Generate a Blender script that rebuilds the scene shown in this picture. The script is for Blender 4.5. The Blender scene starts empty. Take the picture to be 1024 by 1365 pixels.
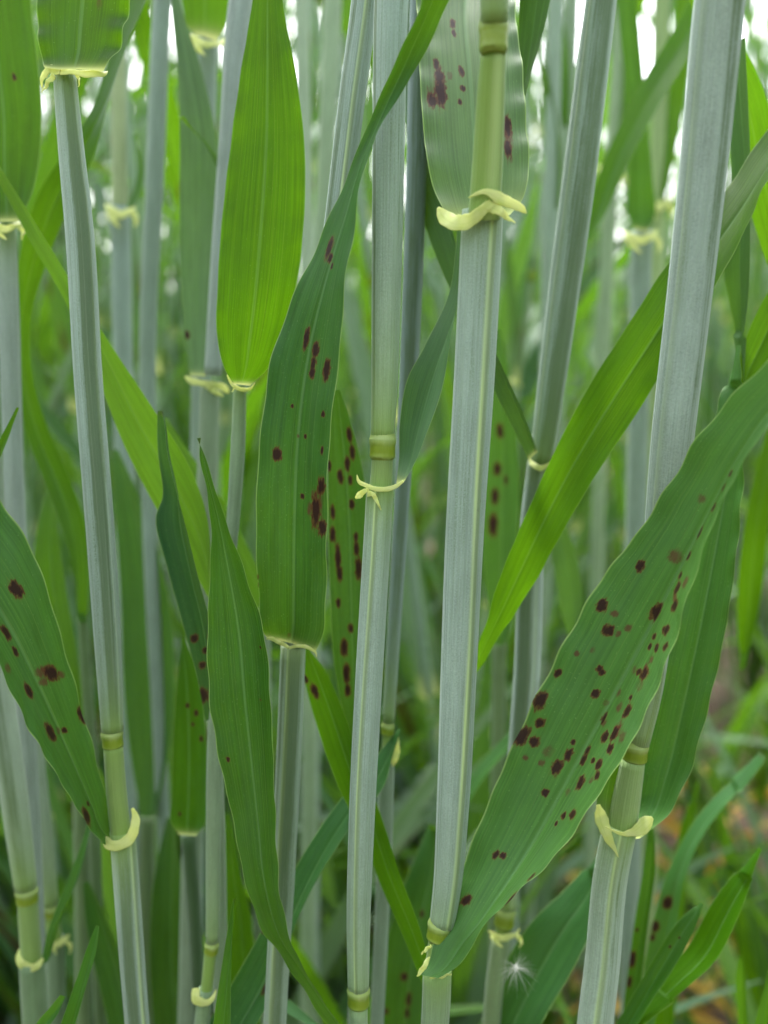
import bpy, math, random
import numpy as np
from mathutils import Vector, Matrix

R = math.radians
random.seed(7)
rng = np.random.default_rng(7)
SC = bpy.context.scene
COL = SC.collection

# ------------------------------------------------------------------ camera
W, H, F = 1024.0, 1365.0, 1182.0            # photograph size and focal length in its pixels
CAM_H, PITCH = 0.45, 10.0
cam = bpy.data.cameras.new('camera')
cam.sensor_fit = 'VERTICAL'
cam.sensor_height = 24.0
cam.lens = F / H * 24.0
cam.clip_start, cam.clip_end = 0.005, 400.0
cam.dof.use_dof = True
cam.dof.focus_distance = 0.1165
cam.dof.aperture_fstop = 9.5
camo = bpy.data.objects.new('camera', cam)
COL.objects.link(camo)
camo.location = (0, 0, CAM_H)
camo.rotation_euler = (R(90 - PITCH), 0, 0)
SC.camera = camo

# ------------------------------------------------------------------ sky, sun, exposure
SUN_EL, SUN_AZ = 56.0, -14.0                # degrees; azimuth from +Y towards +X
world = bpy.data.worlds.new('World')
SC.world = world
world.use_nodes = True
wt = world.node_tree
wt.nodes.clear()
sky = wt.nodes.new('ShaderNodeTexSky')
sky.sky_type = 'NISHITA'
sky.sun_disc = False
sky.sun_elevation = R(SUN_EL)
sky.sun_rotation = R(SUN_AZ)
sky.air_density = 1.0
sky.dust_density = 5.0
hs = wt.nodes.new('ShaderNodeHueSaturation')
hs.inputs['Saturation'].default_value = 0.28
bg = wt.nodes.new('ShaderNodeBackground')
bg.inputs['Strength'].default_value = 0.15
wo = wt.nodes.new('ShaderNodeOutputWorld')
wt.links.new(sky.outputs[0], hs.inputs['Color'])
wt.links.new(hs.outputs[0], bg.inputs[0])
wt.links.new(bg.outputs[0], wo.inputs[0])
sun = bpy.data.lights.new('sun', 'SUN')
sun.energy = 1.5
sun.angle = R(15)
sun.color = (1.0, 0.975, 0.94)
suno = bpy.data.objects.new('sun', sun)
COL.objects.link(suno)
sd = Vector((math.sin(R(SUN_AZ)) * math.cos(R(SUN_EL)), math.cos(R(SUN_AZ)) * math.cos(R(SUN_EL)), math.sin(R(SUN_EL))))
suno.rotation_euler = sd.to_track_quat('Z', 'Y').to_euler()
suno.location = (0, 2, 4)
vs = SC.view_settings
vs.view_transform = 'Standard'
vs.look = 'None'
vs.gamma = 1.0
vs.use_curve_mapping = False
vs.exposure = 2.6
SC.render.engine = 'CYCLES'
SC.cycles.max_bounces = 10
SC.cycles.diffuse_bounces = 6
SC.cycles.transmission_bounces = 6
SC.cycles.use_denoising = True

# ------------------------------------------------------------------ node helpers
class NT:
    def __init__(s, name):
        s.m = bpy.data.materials.new(name)
        s.m.use_nodes = True
        s.t = s.m.node_tree
        s.t.nodes.clear()
    def put(s, sock, v):
        if v is None: return
        if isinstance(v, bpy.types.NodeSocket): s.t.links.new(v, sock)
        elif isinstance(v, (tuple, list)) and len(v) == 3 and sock.type == 'RGBA': sock.default_value = (*v, 1)
        else: sock.default_value = v
    def n(s, typ, **kw):
        nd = s.t.nodes.new(typ)
        for k, v in kw.items(): setattr(nd, k, v)
        return nd
    def math(s, op, a, b=None, c=None, clamp=False):
        nd = s.n('ShaderNodeMath', operation=op, use_clamp=clamp)
        s.put(nd.inputs[0], a); s.put(nd.inputs[1], b); s.put(nd.inputs[2], c)
        return nd.outputs[0]
    def step(s, x, a, b):                    # smooth 0..1 between a and b
        nd = s.n('ShaderNodeMapRange', interpolation_type='SMOOTHSTEP')
        s.put(nd.inputs[0], x); s.put(nd.inputs[1], a); s.put(nd.inputs[2], b)
        return nd.outputs[0]
    def mix(s, f, a, b, mode='MIX'):
        nd = s.n('ShaderNodeMix', data_type='RGBA', blend_type=mode)
        s.put(nd.inputs[0], f); s.put(nd.inputs[6], a); s.put(nd.inputs[7], b)
        return nd.outputs[2]
    def comb(s, x, y, z=0.0):
        nd = s.n('ShaderNodeCombineXYZ')
        s.put(nd.inputs[0], x); s.put(nd.inputs[1], y); s.put(nd.inputs[2], z)
        return nd.outputs[0]
    def noise(s, vec, scale=1.0, detail=2.0, rough=0.5):
        nd = s.n('ShaderNodeTexNoise')
        s.put(nd.inputs['Vector'], vec); s.put(nd.inputs['Scale'], scale)
        s.put(nd.inputs['Detail'], detail); s.put(nd.inputs['Roughness'], rough)
        return nd.outputs[0]
    def uv(s):
        u = s.n('ShaderNodeUVMap', uv_map='UVMap')
        sp = s.n('ShaderNodeSeparateXYZ')
        s.put(sp.inputs[0], u.outputs[0])
        return sp.outputs[0], sp.outputs[1]
    def attr(s, name='mk'):
        a = s.n('ShaderNodeAttribute', attribute_name=name)
        sp = s.n('ShaderNodeSeparateColor')
        s.put(sp.inputs[0], a.outputs['Color'])
        return list(sp.outputs) + [a.outputs['Alpha']]
    def pos(s):
        return s.n('ShaderNodeNewGeometry').outputs['Position']
    def bump(s, h, strength, dist):
        b = s.n('ShaderNodeBump')
        s.put(b.inputs['Strength'], strength); s.put(b.inputs['Distance'], dist); s.put(b.inputs['Height'], h)
        return b.outputs[0]
    def bsdf(s, col, rough=0.5, spec=0.4, normal=None, **kw):
        b = s.n('ShaderNodeBsdfPrincipled')
        s.put(b.inputs['Base Color'], col); s.put(b.inputs['Roughness'], rough)
        s.put(b.inputs['Specular IOR Level'], spec); s.put(b.inputs['Normal'], normal)
        for k, v in kw.items(): s.put(b.inputs[k], v)
        return b.outputs[0]
    def out(s, sh):
        o = s.n('ShaderNodeOutputMaterial')
        s.t.links.new(sh, o.inputs[0])
        return s.m
    def mixsh(s, f, a, b):
        nd = s.n('ShaderNodeMixShader')
        s.put(nd.inputs[0], f); s.t.links.new(a, nd.inputs[1]); s.t.links.new(b, nd.inputs[2])
        return nd.outputs[0]
    def trans(s, col, normal=None):
        t = s.n('ShaderNodeBsdfTranslucent')
        s.put(t.inputs[0], col); s.put(t.inputs['Normal'], normal)
        return t.outputs[0]

def leaf_material():
    t = NT('leaf_tissue')
    u, v = t.uv()
    oi = t.n('ShaderNodeObjectInfo')
    base, alpha, rnd = oi.outputs['Color'], oi.outputs['Alpha'], oi.outputs['Random']
    mk = t.attr()
    ro = t.math('MULTIPLY', rnd, 57.0)
    fine = t.noise(t.comb(t.math('MULTIPLY', u, 62.0), t.math('MULTIPLY', v, 0.55), ro), 1.0, 2.0)
    broad = t.noise(t.comb(t.math('MULTIPLY', u, 9.0), t.math('MULTIPLY', v, 0.35), ro), 1.0, 3.0)
    wav = t.math('SINE', t.math('MULTIPLY', t.math('ADD', u, t.math('MULTIPLY', broad, 0.03)), 2 * math.pi * 23))
    vamp = t.noise(t.comb(t.math('MULTIPLY', u, 23.0), t.math('MULTIPLY', v, 0.12), t.math('ADD', ro, 9.0)), 1.0, 1.0)
    vein = t.math('MULTIPLY', t.step(wav, 0.62, 1.0), t.step(vamp, 0.40, 0.68))   # parallel veins, some stronger
    mott = t.noise(t.comb(t.math('MULTIPLY', u, 5.0), t.math('MULTIPLY', v, 2.2), ro), 1.0, 6.0, 0.65)
    k = t.math('ADD', 0.20, t.math('ADD', t.math('MULTIPLY', fine, 0.76), t.math('ADD', t.math('MULTIPLY', broad, 0.46), t.math('MULTIPLY', mott, 0.40))))
    kk = t.comb(k, k, k)
    c = t.mix(1.0, base, kk, 'MULTIPLY')
    bloom = t.step(t.noise(t.comb(t.math('MULTIPLY', u, 2.6), t.math('MULTIPLY', v, 0.45), t.math('ADD', ro, 3.0)), 1.0, 4.0, 0.6), 0.38, 0.68)
    c = t.mix(t.math('MULTIPLY', bloom, 0.30), c, (0.120, 0.205, 0.125))
    c = t.mix(t.math('MULTIPLY', vein, 0.34), c, (0.19, 0.30, 0.14))
    hsn = t.n('ShaderNodeHueSaturation')
    hsn.inputs['Saturation'].default_value = 1.36
    hsn.inputs['Value'].default_value = 0.70
    t.put(hsn.inputs['Color'], c)
    c = hsn.outputs[0]
    # minute pale specks and flecks in the tissue
    spk = t.step(t.noise(t.comb(t.math('MULTIPLY', u, 70.0), t.math('MULTIPLY', v, 34.0), ro), 1.0, 0.0), 0.76, 0.82)
    c = t.mix(t.math('MULTIPLY', spk, 0.35), c, (0.22, 0.38, 0.13))
    au = t.math('ABSOLUTE', t.math('SUBTRACT', u, 0.5))
    rib = t.math('SUBTRACT', 1.0, t.step(au, 0.008, 0.030))
    c = t.mix(t.math('MULTIPLY', rib, 0.33), c, (0.17, 0.32, 0.15))
    edge = t.step(au, 0.482, 0.499)
    c = t.mix(t.math('MULTIPLY', edge, 0.75), c, (0.36, 0.50, 0.18))
    c = t.mix(mk[2], c, (0.60, 0.68, 0.25))             # pale collar tissue at the blade's base
    tc = t.mix(1.0, t.mix(rnd, (0.108, 0.255, 0.002), (0.096, 0.245, 0.004)), kk, 'MULTIPLY')
    tc = t.mix(t.math('MULTIPLY', vein, 0.42), tc, (0.20, 0.34, 0.012))
    tc = t.mix(t.math('MULTIPLY', rib, 0.25), tc, (0.15, 0.26, 0.02))
    tc = t.mix(mk[2], tc, (0.70, 0.68, 0.28))
    # lesions of leaf blotch: dark core, red-brown rim, yellow-green halo
    dn = t.noise(t.comb(t.math('MULTIPLY', u, 40.0), t.math('MULTIPLY', v, 10.0), ro), 1.0, 4.0, 0.68)
    f = t.math('ADD', mk[0], t.math('MULTIPLY', t.math('SUBTRACT', dn, 0.5), 1.05))
    halo = t.step(f, 0.12, 0.38)
    rim = t.step(f, 0.32, 0.46)
    core = t.step(f, 0.44, 0.66)
    rf = t.math('ADD', mk[1], t.math('MULTIPLY', t.math('SUBTRACT', dn, 0.5), 1.05))
    red = t.math('MULTIPLY', t.step(rf, 0.25, 0.7), t.step(mott, 0.25, 0.6))
    for cc, nm in ((c, 'c'), (tc, 't')):
        w_ = t.mix(t.math('MULTIPLY', halo, 0.18), cc, (0.13, 0.17, 0.02))
        w_ = t.mix(t.math('MULTIPLY', red, 0.85), w_, (0.095, 0.038, 0.022))
        w_ = t.mix(t.math('MULTIPLY', rim, 0.85), w_, (0.092, 0.030, 0.014))
        w_ = t.mix(t.math('MULTIPLY', core, 0.88), w_, (0.020, 0.008, 0.008))
        if nm == 'c': c = w_
        else: tc = w_
    h = t.math('ADD', t.math('MULTIPLY', vein, 0.35), t.math('ADD', t.math('MULTIPLY', fine, 0.9), t.math('MULTIPLY', broad, 0.8)))
    nrm = t.bump(h, 0.42, 0.00010)
    rg = t.math('ADD', 0.34, t.math('MULTIPLY', mott, 0.24))
    sh = t.mixsh(alpha, t.bsdf(c, rg, 0.20, nrm), t.trans(tc, nrm))
    return t.out(sh)

def stem_material():
    t = NT('stem_wax')
    u, v = t.uv()                                       # u round the stem, v along it in cm
    oi = t.n('ShaderNodeObjectInfo')
    base, rnd = oi.outputs['Color'], oi.outputs['Random']
    mk = t.attr()
    ro = t.math('MULTIPLY', rnd, 43.0)
    fine = t.noise(t.comb(t.math('MULTIPLY', u, 110.0), t.math('MULTIPLY', v, 0.7), ro), 1.0, 2.0)
    wob = t.noise(t.comb(t.math('MULTIPLY', u, 44.0), t.math('MULTIPLY', v, 0.16), ro), 1.0, 3.0)
    patch = t.noise(t.comb(t.math('MULTIPLY', u, 5.0), t.math('MULTIPLY', v, 0.22), ro), 1.0, 2.0)
    grain = t.noise(t.comb(t.math('MULTIPLY', u, 62.0), t.math('MULTIPLY', v, 44.0), ro), 1.0, 2.0, 0.7)
    blot = t.noise(t.comb(t.math('MULTIPLY', u, 9.0), t.math('MULTIPLY', v, 1.6), ro), 1.0, 4.0, 0.6)
    k = t.math('ADD', 0.06, t.math('ADD', t.math('MULTIPLY', fine, 0.58), t.math('ADD', t.math('MULTIPLY', blot, 0.56), t.math('MULTIPLY', grain, 0.74))))
    c = t.mix(1.0, base, t.comb(k, k, k), 'MULTIPLY')
    # streaks where the bloom is rubbed off and the green shows
    rub = t.math('MULTIPLY', t.step(t.math('ADD', t.math('MULTIPLY', wob, 0.55), t.math('MULTIPLY', fine, 0.45)), 0.47, 0.57), t.step(patch, 0.44, 0.62))
    rub = t.math('MULTIPLY', rub, t.step(grain, 0.38, 0.56))
    c = t.mix(t.math('MULTIPLY', rub, 0.55), c, (0.085, 0.145, 0.07))
    zone = t.math('ADD', t.math('MULTIPLY', mk[3], 1.25), t.math('ADD', t.math('MULTIPLY', t.math('SUBTRACT', fine, 0.5), 1.1), t.math('ADD', t.math('MULTIPLY', t.math('SUBTRACT', blot, 0.5), 0.7), t.math('MULTIPLY', t.math('SUBTRACT', grain, 0.5), 0.5))))
    c = t.mix(t.math('MULTIPLY', t.step(zone, 0.30, 0.80), 0.84), c, t.mix(wob, (0.050, 0.105, 0.030), (0.095, 0.150, 0.070)))
    c = t.mix(t.math('MULTIPLY', t.step(wob, 0.56, 0.74), 0.13), c, (0.47, 0.54, 0.44))
    c = t.mix(mk[1], c, t.mix(fine, (0.17, 0.30, 0.045), (0.28, 0.42, 0.11)))     # yellow-green near nodes
    c = t.mix(t.math('MULTIPLY', mk[2], 0.35), c, (0.30, 0.44, 0.14))
    c = t.mix(mk[0], c, t.mix(fine, (0.60, 0.76, 0.42), (0.48, 0.64, 0.22)))      # sheath margin stripe
    c = t.mix(mk[2], c, t.mix(fine, (0.12, 0.18, 0.06), (0.20, 0.27, 0.10)))
    fleck = t.step(t.noise(t.comb(t.math('MULTIPLY', u, 16.0), t.math('MULTIPLY', v, 3.2), ro), 1.0, 3.0, 0.7), 0.71, 0.77)
    c = t.mix(t.math('MULTIPLY', fleck, 0.45), c, (0.10, 0.13, 0.09))
    rib = t.math('SINE', t.math('MULTIPLY', u, 2 * math.pi * 34))
    nrm = t.bump(t.math('ADD', t.math('MULTIPLY', rib, 0.5), t.math('ADD', fine, t.math('MULTIPLY', grain, 0.3))), 0.45, 0.00008)
    sh = t.mixsh(0.12, t.bsdf(c, 0.52, 0.30, nrm, **{'Sheen Weight': 0.30, 'Sheen Roughness': 0.45, 'Sheen Tint': (0.80, 0.92, 0.90, 1.0)}), t.trans((0.40, 0.50, 0.16)))
    return t.out(sh)

def node_material():
    t = NT('node_tissue')
    u, v = t.uv()
    mk = t.attr()
    fine = t.noise(t.comb(t.math('MULTIPLY', u, 70.0), t.math('MULTIPLY', v, 6.0)), 1.0, 2.0)
    c = t.mix(fine, (0.16, 0.25, 0.008), (0.26, 0.35, 0.025))
    c = t.mix(mk[0], c, t.mix(fine, (0.32, 0.44, 0.14), (0.42, 0.53, 0.22)))
    c = t.mix(mk[1], c, (0.13, 0.16, 0.03))
    sh = t.mixsh(0.15, t.bsdf(c, 0.36, 0.45, t.bump(fine, 0.3, 0.0001)), t.trans((0.42, 0.48, 0.04)))
    return t.out(sh)

def ligule_material():
    t = NT('ligule_membrane')
    u, v = t.uv()
    n1 = t.noise(t.pos(), 900.0, 4.0, 0.65)
    n2 = t.noise(t.comb(t.math('MULTIPLY', u, 18.0), t.math('MULTIPLY', v, 1.5)), 1.0, 3.0)
    c = t.mix(t.step(n1, 0.30, 0.68), (0.66, 0.74, 0.26), (0.82, 0.86, 0.46))
    c = t.mix(t.math('MULTIPLY', t.step(n2, 0.45, 0.7), 0.5), c, (0.40, 0.52, 0.10))
    c = t.mix(t.math('MULTIPLY', t.step(n1, 0.70, 0.80), 0.35), c, (0.45, 0.34, 0.12))
    sh = t.mixsh(0.52, t.bsdf(c, 0.45, 0.35, t.bump(n2, 0.4, 0.00015)), t.trans((0.85, 0.86, 0.42)))
    return t.out(sh)

def soil_material():
    t = NT('soil')
    p = t.pos()
    a = t.noise(p, 9.0, 6.0, 0.65)
    b = t.noise(p, 95.0, 5.0, 0.7)
    c = t.mix(t.step(a, 0.3, 0.7), (0.075, 0.050, 0.036), (0.17, 0.125, 0.095))
    c = t.mix(t.math('MULTIPLY', t.step(b, 0.42, 0.72), 0.55), c, (0.24, 0.19, 0.15))
    return t.out(t.bsdf(c, 0.95, 0.15, t.bump(b, 0.8, 0.006)))

def dead_material():
    t = NT('dead_leaf')
    u, v = t.uv()
    oi = t.n('ShaderNodeObjectInfo')
    n = t.noise(t.comb(t.math('MULTIPLY', u, 14.0), t.math('MULTIPLY', v, 0.8), t.math('MULTIPLY', oi.outputs['Random'], 31.0)), 1.0, 4.0)
    k = t.math('ADD', 0.5, n)
    c = t.mix(1.0, oi.outputs['Color'], t.comb(k, k, k), 'MULTIPLY')
    return t.out(t.mixsh(0.3, t.bsdf(c, 0.6, 0.25), t.trans(c)))

def fluff_material():
    t = NT('seed_hair')
    return t.out(t.mixsh(0.4, t.bsdf((0.86, 0.86, 0.84), 0.4, 0.4), t.trans((0.85, 0.85, 0.83))))

M_LEAF, M_STEM, M_NODE, M_LIG = leaf_material(), stem_material(), node_material(), ligule_material()
M_SOIL, M_DEAD, M_FLUFF = soil_material(), dead_material(), fluff_material()

# ------------------------------------------------------------------ geometry helpers
ca, sa = math.cos(R(PITCH)), math.sin(R(PITCH))
LEAN = 0.12                                  # how much deeper a stem gets towards the foot of the picture
CAMP = np.array((0.0, 0.0, CAM_H))
AX = np.array((0.0, ca, -sa)); UP = np.array((0.0, sa, ca)); RT = np.array((1.0, 0.0, 0.0))

def U(x, y, d):
    """A place in the world from the direction in which the photograph shows it and its depth in metres."""
    x, y, d = np.broadcast_arrays(np.asarray(x, float), np.asarray(y, float), np.asarray(d, float))
    dd = d * (1 + LEAN * (np.clip(y, -200, 1500) - 682) / 1365)
    return CAMP + dd[..., None] * (AX + ((x - W / 2) / F)[..., None] * RT - ((y - H / 2) / F)[..., None] * UP)

def cr(P, n):
    """Smooth curve through the rows of P (chord-length Hermite), resampled to n points evenly along it."""
    P = np.asarray(P, float)
    m = min(4, P.shape[1])
    t = np.concatenate([[0], np.cumsum(np.maximum(np.linalg.norm(np.diff(P[:, :m], axis=0), axis=1), 1e-9))])
    h = np.diff(t)[:, None]
    dl = np.diff(P, axis=0) / h
    M = np.vstack([dl[:1], (dl[:-1] * h[1:] + dl[1:] * h[:-1]) / (h[1:] + h[:-1]), dl[-1:]])
    ts = np.unique(np.concatenate([np.linspace(a, b, 14) for a, b in zip(t[:-1], t[1:])]))
    i = np.clip(np.searchsorted(t, ts, side='right') - 1, 0, len(P) - 2)
    hh = h[i]; f = (ts - t[i])[:, None] / hh
    C = (2 * f ** 3 - 3 * f ** 2 + 1) * P[i] + (f ** 3 - 2 * f ** 2 + f) * hh * M[i] + (-2 * f ** 3 + 3 * f ** 2) * P[i + 1] + (f ** 3 - f ** 2) * hh * M[i + 1]
    s = np.concatenate([[0], np.cumsum(np.linalg.norm(np.diff(C[:, :m], axis=0), axis=1))])
    so = np.linspace(0, s[-1], n)
    return np.stack([np.interp(so, s, C[:, j]) for j in range(P.shape[1])], 1)

def unit(v): return v / np.maximum(np.linalg.norm(v, axis=-1, keepdims=True), 1e-12)

def grid_mesh(name, V, uv, mk=None, closed=False, caps=False):
    """V[nv, nu, 3]; uv[nv, nu, 2]; a seam column is already doubled when closed."""
    nv, nu = V.shape[:2]
    me = bpy.data.meshes.new(name)
    idx = np.arange(nv * nu).reshape(nv, nu)
    q = np.stack([idx[:-1, :-1], idx[:-1, 1:], idx[1:, 1:], idx[1:, :-1]], -1).reshape(-1, 4)
    faces = q.tolist()
    if caps: faces += [idx[0, :-1][::-1].tolist(), idx[-1, :-1].tolist()]
    me.from_pydata(V.reshape(-1, 3).tolist(), [], faces)
    lay = me.uv_layers.new(name='UVMap')
    li = np.empty(len(me.loops), dtype=np.int32)
    me.loops.foreach_get('vertex_index', li)
    lay.data.foreach_set('uv', uv.reshape(-1, 2)[li].astype(np.float32).ravel())
    at = me.color_attributes.new('mk', 'FLOAT_COLOR', 'POINT')
    c = np.zeros((nv * nu, 4), np.float32)
    if mk is not None: c[:, :mk.shape[-1]] = mk.reshape(nv * nu, -1)
    at.data.foreach_set('color', c.ravel())
    me.polygons.foreach_set('use_smooth', np.ones(len(me.polygons), bool))
    me.update()
    return me

def tube_mesh(name, P, rs, rd=None, nu=28, mkfun=None, caps=True, ref=None, ridge=None):
    """Round or flattened tube along P; u = 0.5 looks at the camera, u above 0.5 is on its right."""
    P = np.asarray(P, float); rs = np.asarray(rs, float)
    rd = rs if rd is None else np.asarray(rd, float)
    T = unit(np.gradient(P, axis=0))
    ref = -AX if ref is None else np.asarray(ref, float)
    D = unit(ref - (T @ ref)[:, None] * T)
    S = np.cross(D, T)
    if (S @ RT).mean() < 0: S = -S
    u = np.linspace(0, 1, nu + 1)
    a = 2 * np.pi * u
    s = np.concatenate([[0], np.cumsum(np.linalg.norm(np.diff(P, axis=0), axis=1))]) * 100
    rr = np.ones((len(P), nu + 1)) if ridge is None else ridge(u[None, :], s[:, None])
    V = P[:, None] + rr[..., None] * (-np.cos(a)[None, :, None] * D[:, None] * rd[:, None, None] - np.sin(a)[None, :, None] * S[:, None] * rs[:, None, None])
    uv = np.stack(np.broadcast_arrays(u[None, :], s[:, None]), -1)
    mk = None
    if mkfun is not None: mk = mkfun(*np.broadcast_arrays(u[None, :], s[:, None]))
    return grid_mesh(name, V, uv, mk, True, caps)

GLAUC = (0.305, 0.400, 0.350, 1)
def link(name, me, mat, color=(1, 1, 1, 1), parent=None, label=None):
    me.name = name
    if not me.materials: me.materials.append(mat)
    o = bpy.data.objects.new(name, me)
    COL.objects.link(o)
    o.color = color
    if parent is not None: o.parent = parent
    if label: o['label'] = label
    return o

def tag(o, label, cat, group=None):
    o['label'] = label; o['category'] = cat
    if group: o['group'] = group
    return o

# leaf colours: surface colour, and in the fourth number the share of light let through
DEEP = (0.050, 0.125, 0.048, 0.36)
BLUE = (0.075, 0.165, 0.085, 0.30)
GREY = (0.150, 0.225, 0.140, 0.30)
FRESH = (0.075, 0.170, 0.025, 0.55)
GLOW = (0.042, 0.115, 0.002, 0.62)

class Plant:
    """One barley tiller: an empty at its foot, with stem, sheath, node and leaf_blade parts."""
    def __init__(s, label, group=None):
        s.root = bpy.data.objects.new('barley_plant', None)
        s.root.empty_display_size = 0.01
        COL.objects.link(s.root)
        tag(s.root, label, 'barley', group)
        s.foot = None
        s.objs = []
    def add(s, name, me, mat, color=(1, 1, 1, 1), parent=None, label=None):
        o = link(name, me, mat, color, parent if parent is not None else s.root, label)
        s.objs.append(o)
        return o
    def seg(s, name, pts, d, stripe=None, yel=(0, 0), dark=0, color=GLAUC, zones=(), down=False, up=False, nu=120, n=None, ridges=True, widths=1.0):
        """A length of stem or sheath. pts: x, y, width (photo pixels); d: depth or one depth per point."""
        pts = np.asarray(pts, float)
        dd = np.full(len(pts), d, float) if np.isscalar(d) else np.asarray(d, float)
        P = U(pts[:, 0], pts[:, 1], dd)
        r = pts[:, 2] / 2 * np.linalg.norm((P - CAMP) @ AX[:, None], axis=1) / F * widths
        if up:
            t = unit(P[0] - P[1]) * 0.75 + np.array((0, 0, 0.25))
            L = 0.30
            P = np.vstack([P[0] + t * L, P[0] + t * L * 0.5, P]); r = np.concatenate([[r[0] * 0.8, r[0] * 0.95], r])
        if down:
            q = P[-1].copy(); t = unit(P[-1] - P[-2])
            q1 = q + t * 0.06; q2 = q1 + np.array((t[0] * 0.1, t[1] * 0.1, 0)); q2[2] = q1[2] * 0.5
            q3 = q2.copy(); q3[2] = -0.012
            P = np.vstack([P, q1, q2, q3]); r = np.concatenate([r, [r[-1]] * 3])
            s.foot = np.array((q3[0], q3[1], 0.0))
        L = np.linalg.norm(np.diff(P, axis=0), axis=1).sum()
        nn = n or int(np.clip(L / 0.0011, 12, 220))
        C = cr(np.hstack([P, r[:, None]]), nn)
        y0, y1 = yel
        tot = L * 100
        off = 3.0 * random.random()
        def mkf(u, sv):
            mk = np.zeros(u.shape + (4,))
            for z0, zw, za in zones:
                zz = z0 + 0.012 * np.sin(sv * 0.7 + off)
                mk[..., 3] = np.maximum(mk[..., 3], za * np.clip(1.6 - np.abs(u - zz) / zw, 0, 1) * (0.86 + 0.14 * np.sin(sv * 0.55 + 2 * off)))
            if stripe is not None:
                u0, wd, amp = stripe[:3]
                uu = u0 + 0.010 * np.sin(sv * 0.9 + off)
                mk[..., 0] = amp * np.exp(-((u - uu) / wd) ** 2) * (0.8 + 0.2 * np.sin(sv * 1.7 + off))
            if stripe is not None: mk[..., 2] = 0.60 * amp * np.exp(-((u - uu - 0.012 - wd) / 0.020) ** 2)
            mk[..., 1] = np.clip(y0 * np.exp(-sv / 0.55) + y1 * np.exp(-(tot - sv) / (stripe[3] if stripe is not None and len(stripe) > 3 else 0.9)), 0, 1)
            mk[..., 2] = np.maximum(mk[..., 2], dark * np.clip(np.exp(-sv / 0.25), 0, 1))
            return mk
        rid = None
        if ridges:
            su = stripe[0] if stripe is not None else 0.3
            def rid(u, sv):                  # the overlapping margin stands a little proud, and shallow ribs run along
                return 1 + 0.006 * np.sin(2 * np.pi * 17 * u) + 0.035 * ((u > su) & (u < su + 0.42)) * np.minimum(1, (su + 0.42 - u) / 0.3) + 0.010 * np.sin(sv * 0.8 + 6 * u * 2 * np.pi * 0.16 + off) + 0 * sv
        me = tube_mesh(name, C[:, :3], C[:, 3], nu=nu, mkfun=mkf, ridge=rid)
        return s.add(name, me, M_STEM, color)
    def node(s, x, y, w, h, d, tilt=0.0):
        """The swollen joint: pale shoulder above, olive ring, pale lip below."""
        ys = np.array([-0.62, -0.5, -0.34, -0.2, -0.05, 0.1, 0.25, 0.38, 0.45, 0.52, 0.6])
        ks = np.array([0.93, 0.98, 1.07, 1.06, 1.00, 1.00, 1.00, 1.02, 1.00, 0.90, 0.82])
        pal = np.array([0.6, 0.7, 0.8, 0.5, 0.1, 0, 0, 0.15, 0.55, 0.1, 0.1])
        drk = np.array([0, 0, 0, 0, 0.1, 0.1, 0.15, 0, 0.1, 0.7, 0.5])
        n = 44
        t = np.linspace(ys[0], ys[-1], n)
        P = U(x - tilt * t * h, y + t * h, d)
        dep = float((P[0] - CAMP) @ AX)
        r = np.interp(t, ys, ks) * w / 2 * dep / F
        a, b = np.interp(t, ys, pal), np.interp(t, ys, drk)
        sv = np.concatenate([[0], np.cumsum(np.linalg.norm(np.diff(P, axis=0), axis=1))]) * 100
        def mkf(u, v):
            mk = np.zeros(u.shape + (3,))
            wv = v + 0.012 * np.sin(u * 2 * np.pi * 3) + 0.006 * np.sin(u * 2 * np.pi * 11)
            mk[..., 0] = np.interp(wv, sv, a); mk[..., 1] = np.interp(wv, sv, b)
            return mk
        return s.add('node', tube_mesh('node', P, r, nu=48, mkfun=mkf), M_NODE)
    def leaf(s, rows, d, nu=20, nv=None, fold=0.10, arch=0.0, color=BLUE, spots=(), reds=(), pale=0.0, wave=0.0, wk=1.5, label=None, ribdip=0.012, paleend=0, tip=0.0):
        """rows: left edge x, y and right edge x, y, from one end of the blade to the other;
        d: one depth, or (left, right) for every row, or for the first and last row."""
        rows = np.asarray(rows, float)
        k = len(rows)
        if np.isscalar(d): dl = dr = np.full(k, d, float)
        else:
            d = np.asarray(d, float)
            if len(d) != k:
                x = np.linspace(0, 1, k); xs = np.linspace(0, 1, len(d))
                d = np.stack([np.interp(x, xs, d[:, 0]), np.interp(x, xs, d[:, 1])], 1)
            dl, dr = d[:, 0], d[:, 1]
        plen = np.linalg.norm(np.diff((rows[:, :2] + rows[:, 2:]) / 2, axis=0), axis=1).sum()
        nv = nv or int(np.clip(plen / (2.2 if len(spots) else 5.0), 30, 420))
        C = cr(np.column_stack([rows, dl, dr]), nv)
        Lp, Rp = U(C[:, 0], C[:, 1], C[:, 4]), U(C[:, 2], C[:, 3], C[:, 5])
        u = np.linspace(0, 1, nu)
        V = Lp[:, None] * (1 - u)[None, :, None] + Rp[:, None] * u[None, :, None]
        T = unit(np.gradient((Lp + Rp) / 2, axis=0))
        wv = Rp - Lp
        wid = np.linalg.norm(wv, axis=1)
        N = unit(np.cross(T, wv))
        N = np.where((N @ AX)[:, None] > 0, -N, N)
        cen = (Lp + Rp) / 2
        sv = np.concatenate([[0], np.cumsum(np.linalg.norm(np.diff(cen, axis=0), axis=1))]) * 100
        a = np.abs(2 * u - 1)
        ph = random.random() * 9
        disp = (-fold * (1 - a ** 1.25) + arch * (1 - a ** 2) - ribdip * np.exp(-((u - 0.5) / 0.03) ** 2))[None, :] * wid[:, None]
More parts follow.
